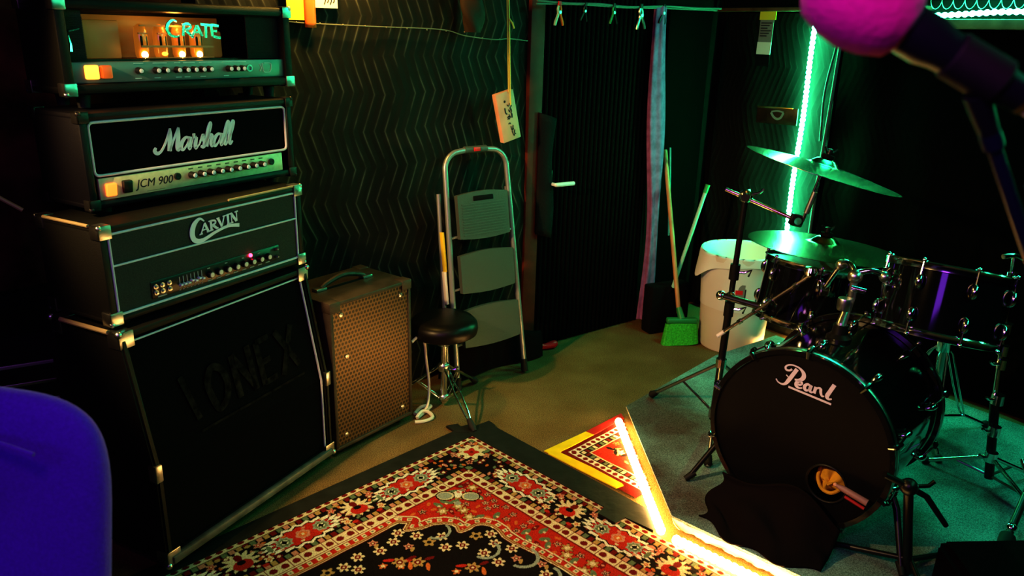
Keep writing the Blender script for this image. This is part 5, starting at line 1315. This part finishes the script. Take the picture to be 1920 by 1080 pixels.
mc = Vector((.262, .64, 1.632)) + ax * .105
t = thing('microphone_stand', 'tall blue-black microphone boom stand holding the pink microphone', 'microphone stand', (1.02, .80, 0))
MSb = Vector((1.02, .80, 0))
def ml(q): return tuple(Vector(q) - MSb)
MB().lathe([(.0165, -.022), (.0185, -.02), (.0185, .02), (.0165, .022)], Matrix.Translation(ml(mc)) @ mxa, 20).build('mic_clip', 'rubber', t)
e0 = mc + Vector((.004, .0, -.018)); e1 = Vector((.455, .655, 1.425)); e1b = e0.lerp(e1, .25); e2 = Vector((.80, .74, 1.0)); 
MB().path([ml(e0), ml(e0.lerp(e1, .12)), ml(e1b)], [.010, .009, .0075], 12).build('clip_neck', 'micbody', t)
MB().cyl(ml(e1b), ml(e1 + (e1 - e0) * 2.2), .0058, seg=12).build('boom', mat('blue_black_tube', (.012, .016, .05), .3), t)
far = e1 + (e1 - e0) * 2.2
MB().cyl(ml(e0.lerp(e1, .22)), ml(e0.lerp(e1, .30)), .0085, seg=12).build('boom_collar', bpy.data.materials['blue_black_tube'], t)
MB().ball(ml(far), .024, seg=12).build('boom_joint', 'blackpanel', t)
MB().cyl(ml(far), ml((1.02, .80, .03)), .012, seg=12).build('upright', 'blackpanel', t)
for a in (0, 120, 240):
    l_ = MB().cyl(ml((1.02, .80, .09)), ml((1.02 + .26 * math.cos(R(a)), .80 + .26 * math.sin(R(a)), .011)), .009, seg=8).build('leg', 'blackpanel', t)
o = MB().path([tuple(Vector((.262, .64, 1.632)) + ax * q + Vector((0, 0, z))) for q, z in ((.170, 0.), (.185, -.002), (.20, -.02))] + [tuple(e0.lerp(e1, k) + Vector((.020 + .01 * math.sin(k * 9), -.01, .004))) for k in (.55, .9, 1.3, 2.0, 2.6)] + [(.95, .85, .5), (1.05, .95, .006)], .003, 8, smooth=5).build('microphone_cable', mat('grey_cable', (.12, .13, .12), .5)); tag(o, 'thin dark microphone cable hanging along the blue-black boom', 'cable')

# ------------------------------------------------------------------ lights
def light(name, kind, loc, energy, col, size=.1, target=None, size_y=None, spot=None, blend=.5):
    l = bpy.data.lights.new(name, kind); l.energy = energy; l.color = col
    if kind == 'AREA':
        l.size = size
        if size_y: l.shape = 'RECTANGLE'; l.size_y = size_y
    else: l.shadow_soft_size = size
    if kind == 'SPOT': l.spot_size = spot; l.spot_blend = blend
    o = bpy.data.objects.new(name, l); C.objects.link(o); o.location = loc
    if target is not None: o.rotation_euler = (Vector(target) - Vector(loc)).to_track_quat('-Z', 'Y').to_euler()
    return o
light('warm_wall_lamp', 'POINT', tuple(wall_pt(-1.12, 1.95, .20)), 24, (1, .60, .14), .05)
light('warm_ceiling_spot', 'SPOT', (.1, 1.7, 2.45), 23, (1, .74, .45), .12, (.0, 2.3, 0), spot=R(60), blend=.8)
light('warm_left_spot', 'SPOT', (-1.75, 1.0, 2.1), 250, (1, .64, .27), .05, (.62, 3.2, .1), spot=R(50), blend=.5)
light('violet_lamp', 'AREA', (-.9, -.5, 2.0), 8, (.32, .06, 1), .8, (-.7, 1.2, .9))
light('pink_lamp', 'AREA', (-.2, -.1, 2.25), 6, (1, .36, .80), .3, (.45, 1.2, 1.0))
light('green_side_fill', 'AREA', (2.1, 1.3, 2.1), 11, (.06, 1, .50), 1.6, (-.6, 2.5, .8), size_y=.1)  # added green fill standing for LED strips out of view on the right
light('green_drum_lamp', 'AREA', (1.7, 3.2, 2.3), 15, (.02, 1, .60), .5, (1.0, 2.75, 0))
w_ = bpy.data.worlds.new('world'); bpy.context.scene.world = w_; w_.use_nodes = True
w_.node_tree.nodes['Background'].inputs[0].default_value = (.5, .6, .7, 1); w_.node_tree.nodes['Background'].inputs[1].default_value = .002

# ------------------------------------------------------------------ camera
cam = bpy.data.cameras.new('camera'); cam.sensor_width = 36; cam.lens = 36 * 1443 / 1920; cam.clip_start = .02
co = bpy.data.objects.new('camera', cam); C.objects.link(co); co.location = (0, 0, 1.6)
pitch, roll = R(18.33), R(1.545)
co.rotation_mode = 'QUATERNION'
co.rotation_quaternion = (Matrix.Rotation(PI / 2 - pitch, 3, 'X') @ Matrix.Rotation(roll, 3, 'Z')).to_quaternion()
cam.dof.use_dof = True; cam.dof.focus_distance = 2.9; cam.dof.aperture_fstop = 5.0
sc = bpy.context.scene; sc.camera = co
sc.view_settings.view_transform = 'Standard'
sc.view_settings.look = 'High Contrast'
sc.view_settings.exposure = 0.
